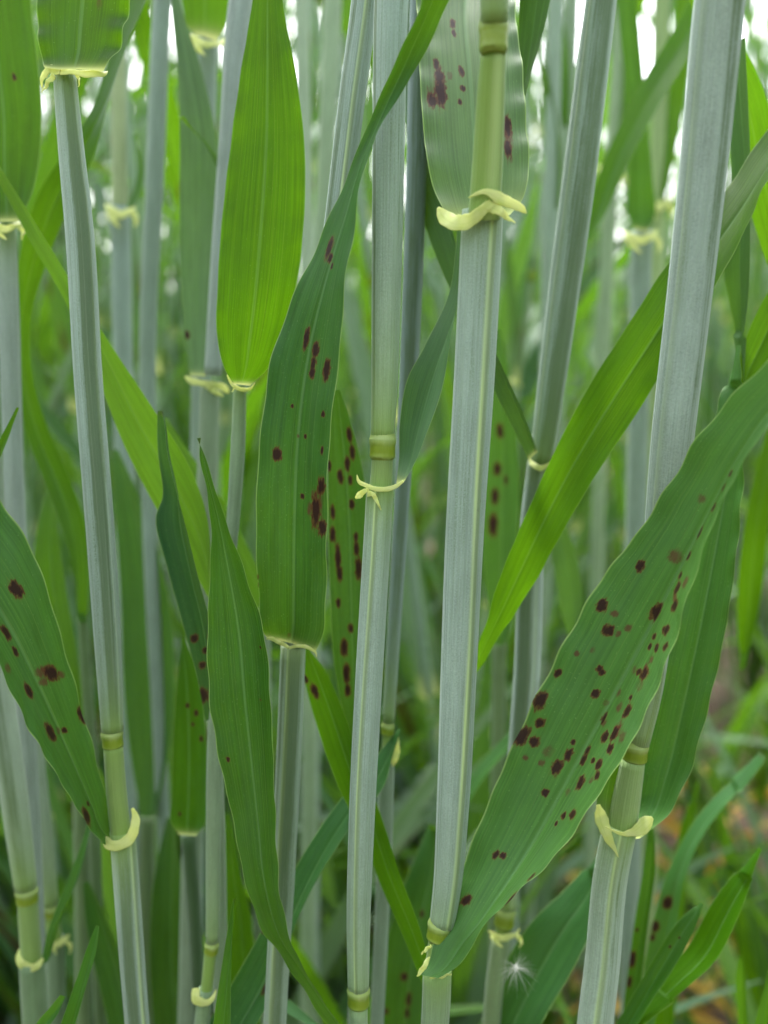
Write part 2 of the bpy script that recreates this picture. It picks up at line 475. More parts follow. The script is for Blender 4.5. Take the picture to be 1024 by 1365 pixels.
        if wave:
            e = a[None, :] ** 3 * wave * 0.001
            disp = disp + e * (np.sin(sv[:, None] * wk * 2 * np.pi + ph + 2.3 * (u[None, :] > 0.5)) + 0.5 * np.sin(sv[:, None] * wk * 5.1 + ph))
        # gentle undulation of the whole blade
        disp = disp + 0.00025 * np.sin(sv[:, None] * 1.1 + 3 * u[None, :] + ph)
        V = V + disp[..., None] * N[:, None, :]
        px = C[:, 0][:, None] * (1 - u) + C[:, 2][:, None] * u
        py = C[:, 1][:, None] * (1 - u) + C[:, 3][:, None] * u
        cp = np.stack([(C[:, 0] + C[:, 2]) / 2, (C[:, 1] + C[:, 3]) / 2], 1)
        td = unit(np.gradient(cp, axis=0))
        mk = np.zeros((nv, nu, 3))
        for ch, lst in ((0, spots), (1, reds)):
            for sp in lst:
                sx, sy, sw = sp[0], sp[1], sp[2]
                sh = sp[3] if len(sp) > 3 else sw
                i = int(np.argmin((cp[:, 0] - sx) ** 2 + (cp[:, 1] - sy) ** 2))
                tx, ty = td[i]
                al = (px - sx) * tx + (py - sy) * ty
                ac = -(px - sx) * ty + (py - sy) * tx
                rr = ((np.abs(ac) / (sw * 0.92)) ** 2.3 + (np.abs(al) / (max(sh, sw * 1.25) * 1.05)) ** 2.3) ** (1 / 2.3)
                mk[..., ch] = np.maximum(mk[..., ch], np.clip(1.0 - 0.55 * rr, 0, 1))
        if tip: mk[..., 1] = np.maximum(mk[..., 1], np.clip(1.0 - sv / tip, 0, 0.42)[:, None])
        if pale:
            z = np.exp(-sv / pale) if not paleend else np.exp(-(sv[-1] - sv) / pale)
            mk[..., 2] = np.clip(1.15 * z[:, None] + 0 * u[None], 0, 1) ** 1.6
        uv = np.stack(np.broadcast_arrays(u[None, :], sv[:, None]), -1)
        me = grid_mesh('leaf_blade', V, uv, mk)
        return s.add('leaf_blade', me, M_LEAF, color, None, label)
    def ligule(s, strokes, d, parent=None):
        """Cream ligule and its claw-like auricles: each stroke a list of x, y, width, depth offset in mm."""
        bms = []
        import bmesh
        bm = bmesh.new()
        for st in strokes:
            st = np.asarray(st, float)
            P = U(st[:, 0], st[:, 1], d + st[:, 3] * 0.001)
            dep = np.abs((P - CAMP) @ AX)
            r = st[:, 2] / 2 * dep / F * 0.86
            C = cr(np.hstack([P, r[:, None]]), 40)
            rs = np.maximum(C[:, 3], 0.00003)
            q = np.linspace(0, 1, 40); ph = random.random() * 6
            rs = rs * (1.08 + 0.07 * np.sin(q * 14 + ph) + 0.05 * np.sin(q * 37 + 2 * ph))
            C[:, :3] += (0.00018 * np.sin(q * 13 + ph))[:, None] * AX
            tmp = tube_mesh('ligule', C[:, :3], rs, np.minimum(rs, 0.00005 + rs * 0.04), nu=16)
            bm.from_mesh(tmp)
            bpy.data.meshes.remove(tmp)
        me = bpy.data.meshes.new('ligule')
        bm.to_mesh(me); bm.free()
        me.polygons.foreach_set('use_smooth', np.ones(len(me.polygons), bool))
        return s.add('ligule', me, M_LIG, (1, 1, 1, 1), parent)
    def collar(s, x, y, w, d, parent=None, tilt=0.0, big=1.0, side=0):
        """A plain ligule collar with two auricles clasping the stem."""
        hw = w / 2
        z = -w / 2 * d / F * 1000
        q = random.uniform(-1, 1)
        st = [[(x - hw * 1.25, y - 4 * big + tilt * -hw, 2, z * 0.2), (x - hw * 0.8, y + tilt * -hw, 6 * big, z * 0.8), (x, y + 4 * big, 8 * big, z * 1.25), (x + hw * 0.8, y + tilt * hw, 6 * big, z * 0.8), (x + hw * 1.25, y - 5 * big + tilt * hw, 2, z * 0.2)],
              [(x - hw * 1.0, y + 1, 6 * big, z * 0.7), (x - hw * 0.5, y + 9 * big, 5 * big, z * 1.2), (x + hw * 0.1 * q, y + 15 * big, 1, z * 1.3)],
              [(x + hw * 1.0, y + 1, 6 * big, z * 0.7), (x + hw * 1.35, y + 8 * big, 4 * big, z * 0.9), (x + hw * 1.2, y + 15 * big, 1, z)]]
        return s.ligule(st, d, parent)
    def support(s, x, y, d, w=34, color=GLAUC):
        """The stem that carries a blade which enters the picture from beside it."""
        s.seg('stem', [(x, y - 420, w * 0.9), (x, y, w), (x, y + 500, w)], d, color=color, up=False, down=True, nu=20, n=60)
    def done(s):
        if s.foot is None:                   # the short stem on which a blade from below stands
            me = s.objs[0].data
            co = np.empty(len(me.vertices) * 3); me.vertices.foreach_get('co', co); co = co.reshape(-1, 3)
            lo = co[co[:, 2] < co[:, 2].min() + 0.004].mean(0)
            s.foot = np.array((lo[0] + 0.012, lo[1] + 0.01, 0.0))
            z = np.linspace(0, 1, 24)[:, None]
            P = lo + (s.foot + np.array((0, 0, -0.01)) - lo) * z + np.array((0.006, 0.0, 0)) * np.sin(z * 3.14)
            s.add('stem', tube_mesh('stem', P, np.interp(z[:, 0], [0, 0.1, 1], [0.0009, 0.0014, 0.0018]), nu=14), M_STEM, (0.14, 0.22, 0.09, 1))
        b = Vector(s.foot)
        for o in s.objs: o.data.transform(Matrix.Translation(-b))
        s.root.location = b
        return s.root

#@@STRUCTURE
# ------------------------------------------------------------------ ground
def warp(n, near, far):
    t = np.linspace(-1, 1, n)
    return np.sign(t) * (near * np.abs(t) + far * np.abs(t) ** 6)
def hnoise(x, y):
    h = 0
    r2 = np.random.default_rng(3)
    for k in range(22):
        fr = 5 * 1.27 ** k; an = r2.uniform(0, 6.28); ph = r2.uniform(0, 6.28)
        h = h + np.sin((x * math.cos(an) + y * math.sin(an)) * fr + ph) * 0.10 / fr ** 0.82
    return h * 0.28
gx, gy = warp(260, 1.6, 120.0), warp(260, 1.6, 120.0) + 0.9
X, Y = np.meshgrid(gx, gy)
Z = np.where(np.hypot(X, Y) < 6, hnoise(X, Y), 0) - 0.004
gm = grid_mesh('ground', np.stack([X, Y, Z], -1), np.stack([X, Y], -1))
g = link('ground', gm, M_SOIL)
g['kind'] = 'structure'

import bmesh
bm = bmesh.new()
for i in range(900):
    r = rng.uniform(0.002, 0.012) * (2.0 if rng.random() < 0.06 else 1)
    a, q = rng.uniform(-0.6, 0.6), rng.uniform(0.35, 1.9)
    m = Matrix.Translation((q * math.sin(a), q * math.cos(a), r * 0.2)) @ Matrix.Rotation(rng.uniform(0, 6), 4, 'Z') @ Matrix.Diagonal((r, r * rng.uniform(0.6, 1), r * rng.uniform(0.5, 0.8), 1))
    res = bmesh.ops.create_icosphere(bm, subdivisions=1, radius=1, matrix=m)
    for vv in res['verts']: vv.co += Vector(rng.uniform(-0.25, 0.25, 3)) * r
me = bpy.data.meshes.new('soil_clods')
bm.to_mesh(me); bm.free()
o = link('soil_clods', me, M_SOIL)
o['kind'] = 'stuff'

#@@BACKGROUND
# ------------------------------------------------------------------ the crop behind: prototypes and copies
def free_leaf(p0, az, L, w, tilt0, tilt1, twist=0.0, nv=26, nu=7, fold=0.16, spots=0, seed=0, pale=0.35):
    """A blade growing from p0 towards azimuth az, its angle from the vertical going from tilt0 to tilt1."""
    r_ = np.random.default_rng(seed)
    t = np.linspace(0, 1, nv)
    th = R(tilt0) + (R(tilt1) - R(tilt0)) * t ** 1.5
    ds = L / (nv - 1)
    hor = np.concatenate([[0], np.cumsum(np.sin(th[:-1]) * ds)]); ver = np.concatenate([[0], np.cumsum(np.cos(th[:-1]) * ds)])
    e = np.array((math.cos(az), math.sin(az), 0.0)); s = np.array((-math.sin(az), math.cos(az), 0.0))
    C = np.asarray(p0) + hor[:, None] * e + ver[:, None] * np.array((0, 0, 1.0))
    T = unit(np.gradient(C, axis=0)); N = np.cross(s, T)
    tw = twist * t ** 1.3 * 2.2
    S = np.cos(tw)[:, None] * s + np.sin(tw)[:, None] * N
    N2 = np.cross(S, T)
    wid = w * np.minimum(1, 0.62 + 2.2 * t) * (1 - t ** 2.6) ** 0.9 + 0.0003
    u = np.linspace(0, 1, nu)
    a = np.abs(2 * u - 1)
    V = C[:, None] + (u - 0.5)[None, :, None] * wid[:, None, None] * S[:, None] + (fold * a[None, :] * wid[:, None])[..., None] * (-N2[:, None])
    sv = t * L * 100
    mk = np.zeros((nv, nu, 3))
    if spots:
        for _ in range(spots):
            i, j = r_.integers(2, nv - 4), r_.integers(1, nu - 1)
            mk[i, j, 0] = r_.uniform(0.5, 0.9); mk[i + 1, j, 0] = r_.uniform(0.2, 0.6)
    mk[..., 2] = np.clip(1.2 * np.exp(-sv / pale), 0, 1)[:, None] ** 1.5
    return V, np.stack(np.broadcast_arrays(u[None, :], sv[:, None]), -1), mk

def ring_mesh(c, r, az, k=1.0):
    """Crescent collar with two pointed auricles, round a stem at c."""
    bm2 = bmesh.new()
    zz = np.array((0, 0, 1.0))
    for sgn in (1, -1):
        a = np.linspace(0, 2.5, 12)
        ang = az + sgn * a
        P = np.asarray(c) + np.stack([np.cos(ang) * r * 1.18, np.sin(ang) * r * 1.18, -0.0016 * (a / 2.5) ** 2 * k * sgn], 1)
        rad = np.array([1, 1.1, 1.2, 1.1, 1, .95, .9, .8, .7, .5, .3, .05]) * 0.0011 * k
        tm = tube_mesh('ligule', P, rad, rad * 0.5, nu=6, ref=(0.05, 0.02, 1.0))
        bm2.from_mesh(tm); bpy.data.meshes.remove(tm)
    m2 = bpy.data.meshes.new('ligule')
    bm2.to_mesh(m2); bm2.free()
    m2.polygons.foreach_set('use_smooth', np.ones(len(m2.polygons), bool))
    return m2

LEAFT = [(0.135, 0.230, 0.115, 0.32), (0.200, 0.290, 0.195, 0.30), (0.260, 0.340, 0.260, 0.28), (0.130, 0.240, 0.070, 0.40), (0.085, 0.160, 0.085, 0.26)]

def make_proto(seed, far=False):
    r_ = np.random.default_rng(seed)
    root = bpy.data.objects.new('barley_plant', None)
    COL.objects.link(root)
    hs_ = np.cumsum([r_.uniform(0.03, 0.07), r_.uniform(0.09, 0.13), r_.uniform(0.12, 0.16), r_.uniform(0.14, 0.19), r_.uniform(0.17, 0.22)])
    top = hs_[-1] + r_.uniform(0.18, 0.26)
    lx, ly, b1 = r_.normal(0, 0.04), r_.normal(0, 0.04), r_.uniform(0, 6)
    def at(z):
        z = np.asarray(z, float)
        return np.stack([lx * z + 0.006 * np.sin(5 * z + b1), ly * z + 0.006 * np.cos(4 * z + b1), z], -1)
    rad = r_.uniform(0.0012, 0.0018)
    nu = 7 if far else 12
    z = np.linspace(-0.01, top, 40)
    link('stem', tube_mesh('stem', at(z), np.interp(z, [0, 0.3, top], [rad * 0.8, rad * 0.86, rad * 0.62]), nu=nu), M_STEM, (0.24, 0.34, 0.20, 1), root)
    az = r_.uniform(0, 6.28)
    for i, h in enumerate(hs_):
        c = h + r_.uniform(0.10, 0.15)
        zz = np.linspace(h, c, 14)
        tt = (zz - h) / (c - h)
        def mkf(u, sv, L=(c - h) * 100):
            mk = np.zeros(u.shape + (3,)); mk[..., 0] = 0.7 * np.exp(-((u - 0.62) / 0.03) ** 2); mk[..., 1] = 0.7 * np.exp(-(L - sv) / 0.5) + 0.6 * np.exp(-sv / 1.0)
            return mk
        g_ = r_.uniform(0, 1)
        link('sheath', tube_mesh('sheath', at(zz), rad * (1.0 + 0.22 * np.sin(np.pi * tt * 0.8)), nu=nu, mkfun=mkf), M_STEM, (0.30 - 0.07 * g_, 0.41 - 0.05 * g_, 0.33 - 0.13 * g_, 1), root)
        if not far:
            zz = np.linspace(h - 0.002, h + 0.002, 8)
            link('node', tube_mesh('node', at(zz), rad * np.array([.9, 1.1, 1.2, 1.16, 1.12, 1.2, 1.16, .95]), nu=nu), M_NODE, (1, 1, 1, 1), root)
        az += math.pi + r_.normal(0, 0.4)
        p0 = at(c) + np.array((math.cos(az), math.sin(az), 0)) * rad * 0.9
        V, uv, mk = free_leaf(p0, az, r_.uniform(0.17, 0.28) * (0.8 if i == 0 else 1), r_.uniform(0.008, 0.0135), r_.uniform(6, 20), r_.uniform(28, 120) if i < 3 else r_.uniform(20, 80), r_.normal(0, 0.45), spots=int(r_.integers(0, 9)), seed=seed * 31 + i, nv=14 if far else 26, nu=5 if far else 7)
        lf = link('leaf_blade', grid_mesh('leaf_blade', V, uv, mk), M_LEAF, LEAFT[int(r_.integers(0, 5))], root)
        link('ligule', ring_mesh(at(c), rad * 1.15, az, r_.uniform(0.8, 1.25)), M_LIG, (1, 1, 1, 1), lf)
    return root

def dup(root, loc, rz, rx, ry, sc):
    r = root.copy(); COL.objects.link(r)
    r.location = loc; r.rotation_euler = (rx, ry, rz); r.scale = (sc, sc, sc)
    for ch in root.children:
        c = ch.copy(); COL.objects.link(c); c.parent = r
        j = 1 + random.uniform(-0.15, 0.15)
        c.color = (ch.color[0] * j, ch.color[1] * j, ch.color[2] * (j + random.uniform(-0.1, 0.1)), ch.color[3])
        for gc in ch.children:
            e = gc.copy(); COL.objects.link(e); e.parent = c
    return r

N_BACK = 250
protos = [make_proto(100 + i) for i in range(9)]
spots_xy = []
while len(spots_xy) < N_BACK:
    an = random.uniform(-0.52, 0.52)
    rr = math.sqrt(random.uniform(0.30 ** 2, 1.3 ** 2))
    x, y = rr * math.sin(an), rr * math.cos(an)
    if y < 0.22: continue
    if 0.20 < an < 0.48 and (rr < 0.55 or (rr < 1.0 and random.random() < 0.78)): continue
    if -0.14 < an < 0.02 and rr < 0.9 and random.random() < 0.8: continue
    if any((x - a) ** 2 + (y - b) ** 2 < 0.016 ** 2 for a, b in spots_xy): continue
    spots_xy.append((x, y))
spots_xy.sort(key=lambda q: q[0] ** 2 + q[1] ** 2)
GAPS = [(60, 'left of the left stem'), (300, 'between the left stem and glowing leaf'), (500, 'between glowing leaf and centre stem'),
        (620, 'between centre and thick striped stems'), (740, 'between thick striped and thinner stems'),
        (900, 'between thinner and thick right stems'), (1100, 'right of the thick right stem')]
ORD = ['nearest', 'second nearest', 'third nearest', 'fourth nearest']
seen = {}
for i, (x, y) in enumerate(spots_xy):
    p = protos[i % len(protos)]
    args = ((x, y, 0), random.uniform(0, 6.28), random.gauss(0, 0.035), random.gauss(0, 0.035), random.uniform(0.92, 1.12))
    if i < len(protos):
        o = p; o.location = args[0]; o.rotation_euler = (args[2], args[3], args[1])
    else: o = dup(p, *args)
    lab = 'out-of-focus barley plant deep in the crop behind the sharp stems'
    xm = W / 2 + F * (x + args[3] * 0.4) / y
    if -60 < xm < 1090:
        gap = next(g for lim, g in GAPS if xm < lim or lim == 1100)
        n = seen.get(gap, 0); seen[gap] = n + 1
        if n < len(ORD): lab = 'blurred plant %s, %s there' % (gap, ORD[n])
    tag(o, lab, 'barley', 'blurred barley plants of the crop behind')

# young side shoots that fill the foot of the crop
def make_shoot(seed):
    r_ = np.random.default_rng(seed)
    root = bpy.data.objects.new('barley_shoot', None); COL.objects.link(root)
    z = np.linspace(-0.01, 0.07, 8)
    link('stem', tube_mesh('stem', np.stack([0 * z, 0 * z, z], 1), np.linspace(0.0020, 0.0012, 8), nu=8), M_STEM, (0.20, 0.28, 0.12, 1), root)
    az = r_.uniform(0, 6.28)
    for i in range(6):
        az += math.pi * 0.8 + r_.normal(0, 0.5)
        V, uv, mk = free_leaf((0, 0, 0.012 * i + 0.01), az, r_.uniform(0.18, 0.36), r_.uniform(0.008, 0.0125), r_.uniform(3, 14), r_.uniform(12, 100), r_.normal(0, 0.5), spots=int(r_.integers(0, 7)), seed=seed * 17 + i, nv=20, nu=5)
        link('leaf_blade', grid_mesh('leaf_blade', V, uv, mk), M_LEAF, LEAFT[int(r_.integers(0, 5))], root)
    return root
sp = [make_shoot(s) for s in range(40, 47)]
for i in range(230):
    while True:
        an = random.uniform(-0.55, 0.55); q = math.sqrt(random.uniform(0.30 ** 2, 1.5 ** 2)) if i > 110 else random.uniform(0.25, 0.66)
        x, y = q * math.sin(an), q * math.cos(an)
        if y > 0.235 and not (0.17 < an < 0.50 and (q < 0.62 or (q < 1.05 and random.random() < 0.88))) and not (-0.16 < an < 0.03 and q < 0.95 and random.random() < 0.9): break
    if i < len(sp): o = sp[i]; o.location = (x, y, 0)
    else: o = dup(sp[i % len(sp)], (x, y, 0), random.uniform(0, 6.28), random.gauss(0, 0.08), random.gauss(0, 0.08), random.uniform(0.8, 1.25))
    tag(o, 'low leafy barley side shoot, blurred, at the foot of the crop behind', 'barley shoot', 'low side shoots at the foot of the crop')

# the farther crop, which nobody could count
bm = bmesh.new()
def crop_mass(n, r0, r1, seed, a0=-0.62, a1=0.62):
    r_ = np.random.default_rng(seed)
    VV, FF, UVs = [], [], []
    base = 0
    for i in range(n):
        an = r_.uniform(a0, a1); q = math.sqrt(r_.uniform(r0 ** 2, r1 ** 2))
        x, y = q * math.sin(an), q * math.cos(an)
        lx, ly = r_.normal(0, 0.05, 2); hgt = r_.uniform(0.66, 0.86)
        z = np.linspace(0, hgt, 5)
        for k in range(3):
            pass
        c = np.stack([x + lx * z, y + ly * z, z], 1)
        a = np.array([0, 2.1, 4.2])
        V = c[:, None] + 0.0018 * np.stack([np.cos(a), np.sin(a), 0 * a], 1)[None]
        idx = base + np.arange(15).reshape(5, 3)
        for k in range(4):
            for j in range(3): FF.append([idx[k, j], idx[k, (j + 1) % 3], idx[k + 1, (j + 1) % 3], idx[k + 1, j]])
        VV.append(V.reshape(-1, 3)); UVs.append(np.tile([0.2, 0.5], (15, 1))); base += 15
        for j in range(4):
            h = hgt * (0.25 + 0.2 * j); az = r_.uniform(0, 6.28)
            V, uv, _ = free_leaf((x + lx * h, y + ly * h, h), az, r_.uniform(0.14, 0.24), r_.uniform(0.008, 0.013), r_.uniform(5, 22), r_.uniform(25, 120), r_.normal(0, 0.5), nv=7, nu=3, seed=1)
            idx = base + np.arange(21).reshape(7, 3)
            for k in range(6):
                for m in range(2): FF.append([idx[k, m], idx[k, m + 1], idx[k + 1, m + 1], idx[k + 1, m]])
            VV.append(V.reshape(-1, 3)); UVs.append(uv.reshape(-1, 2)); base += 21
    me = bpy.data.meshes.new('barley_crop')
    me.from_pydata(np.vstack(VV).tolist(), [], FF)
    lay = me.uv_layers.new(name='UVMap')
    li = np.empty(len(me.loops), dtype=np.int32); me.loops.foreach_get('vertex_index', li)
    lay.data.foreach_set('uv', np.vstack(UVs)[li].astype(np.float32).ravel())
    return me
o = link('barley_crop', crop_mass(3000, 1.3, 5.5, 5), M_LEAF, (0.20, 0.29, 0.18, 0.34))
o['kind'] = 'stuff'
o = link('barley_crop', crop_mass(1500, 0.22, 2.2, 6, 0.70, 2 * math.pi - 0.70), M_LEAF, (0.20, 0.29, 0.18, 0.34))   # the field goes on round and behind the camera
o['kind'] = 'stuff'

#@@FRONT
# ------------------------------------------------------------------ the sharp plants in front
# far left stem with a spotted leaf
p = Plant('grey-green stem at left with a spotted leaf reaching to the left edge')
p.seg('stem', [(76, -40, 23), (84, 60, 24), (88, 112, 24)], [0.136, 0.131, 0.1275], up=True)
p.seg('sheath', [(86, 98, 29), (95, 200, 33), (105, 300, 36), (117, 500, 36), (133, 700, 36), (145, 880, 33), (150, 974, 28)], 0.126, stripe=(0.66, 0.012, 0.15, 0.5), yel=(0.5, 0.85), zones=[(0.585, 0.075, 0.92), (0.40, 0.02, 0.35)])
p.node(150, 985, 27, 22, 0.126, -0.1)
p.seg('stem', [(151, 992, 25), (155, 1050, 26), (162, 1118, 26)], 0.126, yel=(0.7, 1.0), color=(0.25, 0.33, 0.14, 1))
p.seg('sheath', [(163, 1108, 33), (170, 1200, 33), (183, 1365, 31), (190, 1440, 31)], 0.126, stripe=(0.64, 0.016, 0.8, 0.5), yel=(0.9, 0), down=True, zones=[(0.52, 0.08, 0.75)])
l = p.leaf([(48, -120, 196, -120), (48, -60, 188, -60), (49, 0, 174, 0), (50, 40, 166, 40), (54, 75, 156, 72), (60, 92, 138, 96)], [(0.128, 0.128), (0.1235, 0.1235)], color=(0.045, 0.110, 0.012, 0.38), fold=-0.05, wave=0.35, wk=2.2, pale=0.06, paleend=1, reds=[(133, 4, 4, 9)], nu=28, nv=110, label='leaf blade glowing yellow-green against the light')
p.ligule([[(56, 118, 1, -1), (58, 100, 9, -1.6), (66, 93, 13, -2), (80, 95, 9, -2.4)], [(80, 95, 8, -2.4), (100, 97, 8, -2.7), (120, 98, 11, -2.3), (138, 98, 9, -1.5), (143, 94, 1, -1)], [(72, 100, 9, -2.6), (64, 110, 7, -2.4), (56, 124, 1, -2.2)], [(100, 97, 5, -2.4), (106, 108, 3, -2.6), (104, 116, 0.5, -2.6)]], 0.126, l)
l = p.leaf([(-140, 560, -95, 470), (-60, 780, -40, 620), (0, 885, 0, 668), (35, 960, 45, 742), (65, 1015, 80, 845), (95, 1068, 112, 950), (118, 1104, 138, 1040), (136, 1124, 152, 1098), (150, 1132, 166, 1116)], [(0.104, 0.118), (0.126, 0.1280)], color=(0.095, 0.190, 0.080, 0.24), fold=0.10, wave=0.15, nu=56, pale=0.10, paleend=1, label='leaf blade with dark brown blotches',
           spots=[(32, 786, 6, 12), (9, 804, 5, 9), (25, 843, 5, 11), (36, 869, 4, 7), (76, 898, 7, 10), (50, 922, 5, 10), (75, 977, 6, 12), (113, 953, 5, 11), (115, 1088, 6, 11), (122, 1072, 2.5), (95, 974, 3)], reds=[(20, 891, 5), (68, 897, 6, 6), (70, 910, 4), (86, 900, 4), (88, 975, 4)])
p.ligule([[(138, 1116, 4, -1.0), (144, 1124, 17, -1.7), (157, 1127, 15, -2.2), (171, 1120, 15, -2.0), (179, 1106, 15, -1.6), (181, 1092, 12, -1.2), (176, 1078, 4, -1.0)]], 0.126, l)
p.done()

# centre stem with the clear node
p = Plant('pale grey-green stem with a ringed node, cream ligule and thin folded leaf')
p.seg('sheath', [(526, -80, 47), (522, 0, 46), (518, 200, 43), (515, 400, 39), (512, 540, 34), (510, 588, 31)], 0.1185, stripe=(0.30, 0.010, 0.12, 1.3), yel=(0, 1.0), up=True, zones=[(0.345, 0.022, 0.75), (0.62, 0.03, 0.3)])
p.node(510, 596, 34, 30, 0.1185, 0.02)
p.seg('stem', [(510, 608, 28), (509, 630, 29), (507, 655, 31)], 0.1185, yel=(0.55, 0.75), dark=0.8)
p.seg('sheath', [(507, 647, 36), (504, 700, 36), (492, 900, 36), (482, 1100, 34), (478, 1240, 31), (478, 1318, 28)], 0.1185, stripe=(0.44, 0.012, 0.95, 1.2), yel=(1.0, 0.6), zones=[(0.60, 0.05, 0.28)])
p.node(478, 1328, 29, 24, 0.1185)
p.seg('stem', [(478, 1338, 25), (478, 1365, 25), (480, 1440, 26)], 0.1185, yel=(0.7, 0), down=True)
l = p.leaf([(612, 250, 622, 250), (610, 330, 620, 332), (600, 392, 613, 380), (568, 458, 604, 430), (540, 512, 590, 520), (531, 570, 570, 580), (530, 615, 553, 622), (527, 643, 541, 642)], [(0.128, 0.123), (0.127, 0.122), (0.124, 0.119), (0.1195, 0.1175)], color=(0.105, 0.185, 0.110, 0.30), fold=0.16, nu=24, pale=0.06, paleend=1, label='short folded leaf blade rising to the right')
p.ligule([[(476, 633, 1.0, -0.6), (478, 641, 5, -0.8), (488, 647, 6, -1.5), (502, 652, 7, -2.2), (516, 652, 7, -2.3), (528, 648, 6, -1.8), (538, 641, 4, -1.2)],
          [(474, 664, 3, -1.2), (477, 662, 8, -1.4), (484, 656, 8, -1.6), (491, 652, 4, -1.7)],
          [(490, 658, 9, -1.6), (497, 659, 7, -2.2), (502, 667, 5, -2.5), (508, 680, 1.5, -2.6)]], 0.1185, l)
p.done()

# stem with long blotched leaf hanging in front
p = Plant('slanting stem carrying a long blotched leaf that twists to the upper right')
p.seg('sheath', [(493, -90, 35), (486, 0, 35), (468, 140, 35), (452, 270, 33), (432, 430, 32), (410, 650, 30), (394, 858, 28)], 0.1265, stripe=(0.53, 0.012, 0.9, 0.5), up=True, zones=[(0.38, 0.05, 0.6), (0.62, 0.05, 0.4)])
p.seg('sheath', [(391, 862, 33), (387, 960, 33), (378, 1150, 32), (370, 1300, 30), (366, 1380, 30), (364, 1460, 30)], 0.1265, stripe=(0.44, 0.014, 0.6, 0.5), dark=0.6, zones=[(0.52, 0.09, 0.85), (0.36, 0.03, 0.6)], color=(0.30, 0.40, 0.31, 1), down=True)
l = p.leaf([(575, -110, 668, -110), (560, 0, 606, -8), (530, 76, 566, 72), (497, 148, 519, 152), (467, 218, 492, 208), (436, 292, 477, 288), (402, 370, 461, 380), (369, 455, 453, 465), (349, 575, 438, 590), (341, 700, 436, 712), (344, 800, 435, 800), (348, 838, 431, 846), (354, 852, 421, 868)],
           [(0.100, 0.104), (0.108, 0.110), (0.1115, 0.1125), (0.1140, 0.1130), (0.1165, 0.1135), (0.118, 0.113), (0.1185, 0.113), (0.119, 0.114), (0.1195, 0.115), (0.120, 0.1165), (0.1215, 0.119), (0.1225, 0.121), (0.1235, 0.1225)],
           color=(0.062, 0.138, 0.056, 0.26), fold=0.07, wave=0.18, wk=1.1, nu=60, pale=0.06, paleend=1, label='long leaf blade with dark blotches, twisted near its top',
           spots=[(407, 451, 3.5, 13), (419, 466, 5, 10), (416, 484, 4, 9), (414, 497, 4, 7), (434, 493, 5, 14), (368, 606, 6, 9), (427, 649, 6, 11), (419, 683, 6.5, 20), (429, 704, 6, 10), (400, 663, 3), (429, 552, 3, 4), (427, 600, 2.5, 5), (404, 582, 2, 3), (388, 541, 2, 3), (437, 330, 3.5, 14), (438, 343, 3, 6), (441, 354, 2, 4)],
           reds=[(411, 679, 5, 8), (416, 660, 4, 7), (340, 781, 4, 6), (423, 670, 6, 16), (342, 770, 3), (384, 850, 2.5), (394, 582, 2)])
p.ligule([[(355, 852, 1, -3.6), (360, 851, 5, -4.2), (372, 856, 6, -4.6), (385, 863, 5, -4.4)], [(385, 864, 4, -4), (398, 861, 5, -4.3), (412, 864, 5, -4.6), (421, 870, 3, -4.4), (422, 876, 0.6, -4.4)]], 0.1265, l)
p.done()

# main stem right of centre
p = Plant('thick striped stem with the big blotched leaf growing from its lowest joint')
p.seg('sheath', [(664, -110, 44), (660, -30, 40), (659, 30, 36)], [0.098, 0.1015, 0.103], yel=(0, 0.9), up=True)
p.node(658, 48, 38, 42, 0.1035)
p.seg('stem', [(658, 66, 33), (654, 130, 37), (650, 210, 40), (645, 292, 42)], [0.104, 0.106, 0.1085, 0.1105], yel=(1.0, 1.0), stripe=(0.55, 0.07, 0.65, 2.6), color=(0.34, 0.46, 0.20, 1))
p.seg('sheath', [(643, 280, 54), (640, 340, 54), (632, 500, 53), (620, 700, 50), (611, 900, 47), (603, 1080, 42), (596, 1180, 37), (589, 1232, 33)], [0.1125, 0.113, 0.114, 0.115, 0.116, 0.1165, 0.117, 0.117], stripe=(0.565, 0.015, 1.0, 0.6), yel=(0.3, 0.5))
p.node(586, 1240, 32, 24, 0.117, 0.15)
p.seg('stem', [(585, 1250, 27), (582, 1275, 27), (580, 1300, 29)], 0.117, yel=(0.7, 1.0))
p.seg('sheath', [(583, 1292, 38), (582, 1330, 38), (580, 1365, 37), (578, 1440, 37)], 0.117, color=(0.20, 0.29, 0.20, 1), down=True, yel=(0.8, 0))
l1 = p.leaf([(535, -160, 735, -160), (548, -80, 715, -80), (555, 0, 688, 0), (559, 90, 697, 90), (564, 170, 703, 170), (571, 225, 706, 215), (582, 262, 703, 245), (590, 280, 697, 264), (606, 298, 680, 286)], [(0.152, 0.152), (0.138, 0.138), (0.131, 0.131), (0.124, 0.124), (0.1195, 0.1195), (0.117, 0.117), (0.1158, 0.1158), (0.1150, 0.1150), (0.1145, 0.1145)],
            color=(0.175, 0.250, 0.140, 0.26), fold=0.10, wave=0.25, wk=1.6, nu=56, pale=0.20, paleend=1, label='broad grey-green leaf blade behind the stem with a few brown blotches',
            spots=[(588, 119, 8, 19), (586, 98, 7, 5), (576, 133, 6, 10), (582, 82, 4, 8), (616, 87, 4, 6), (618, 110, 3.5, 4.5), (614, 128, 3, 4), (604, 22, 4, 6), (606, 36, 3, 4), (678, 164, 5, 13), (678, 193, 5, 11)], reds=[(576, 128, 8, 14), (678, 180, 6, 28), (600, 95, 4), (586, 112, 9, 25)])
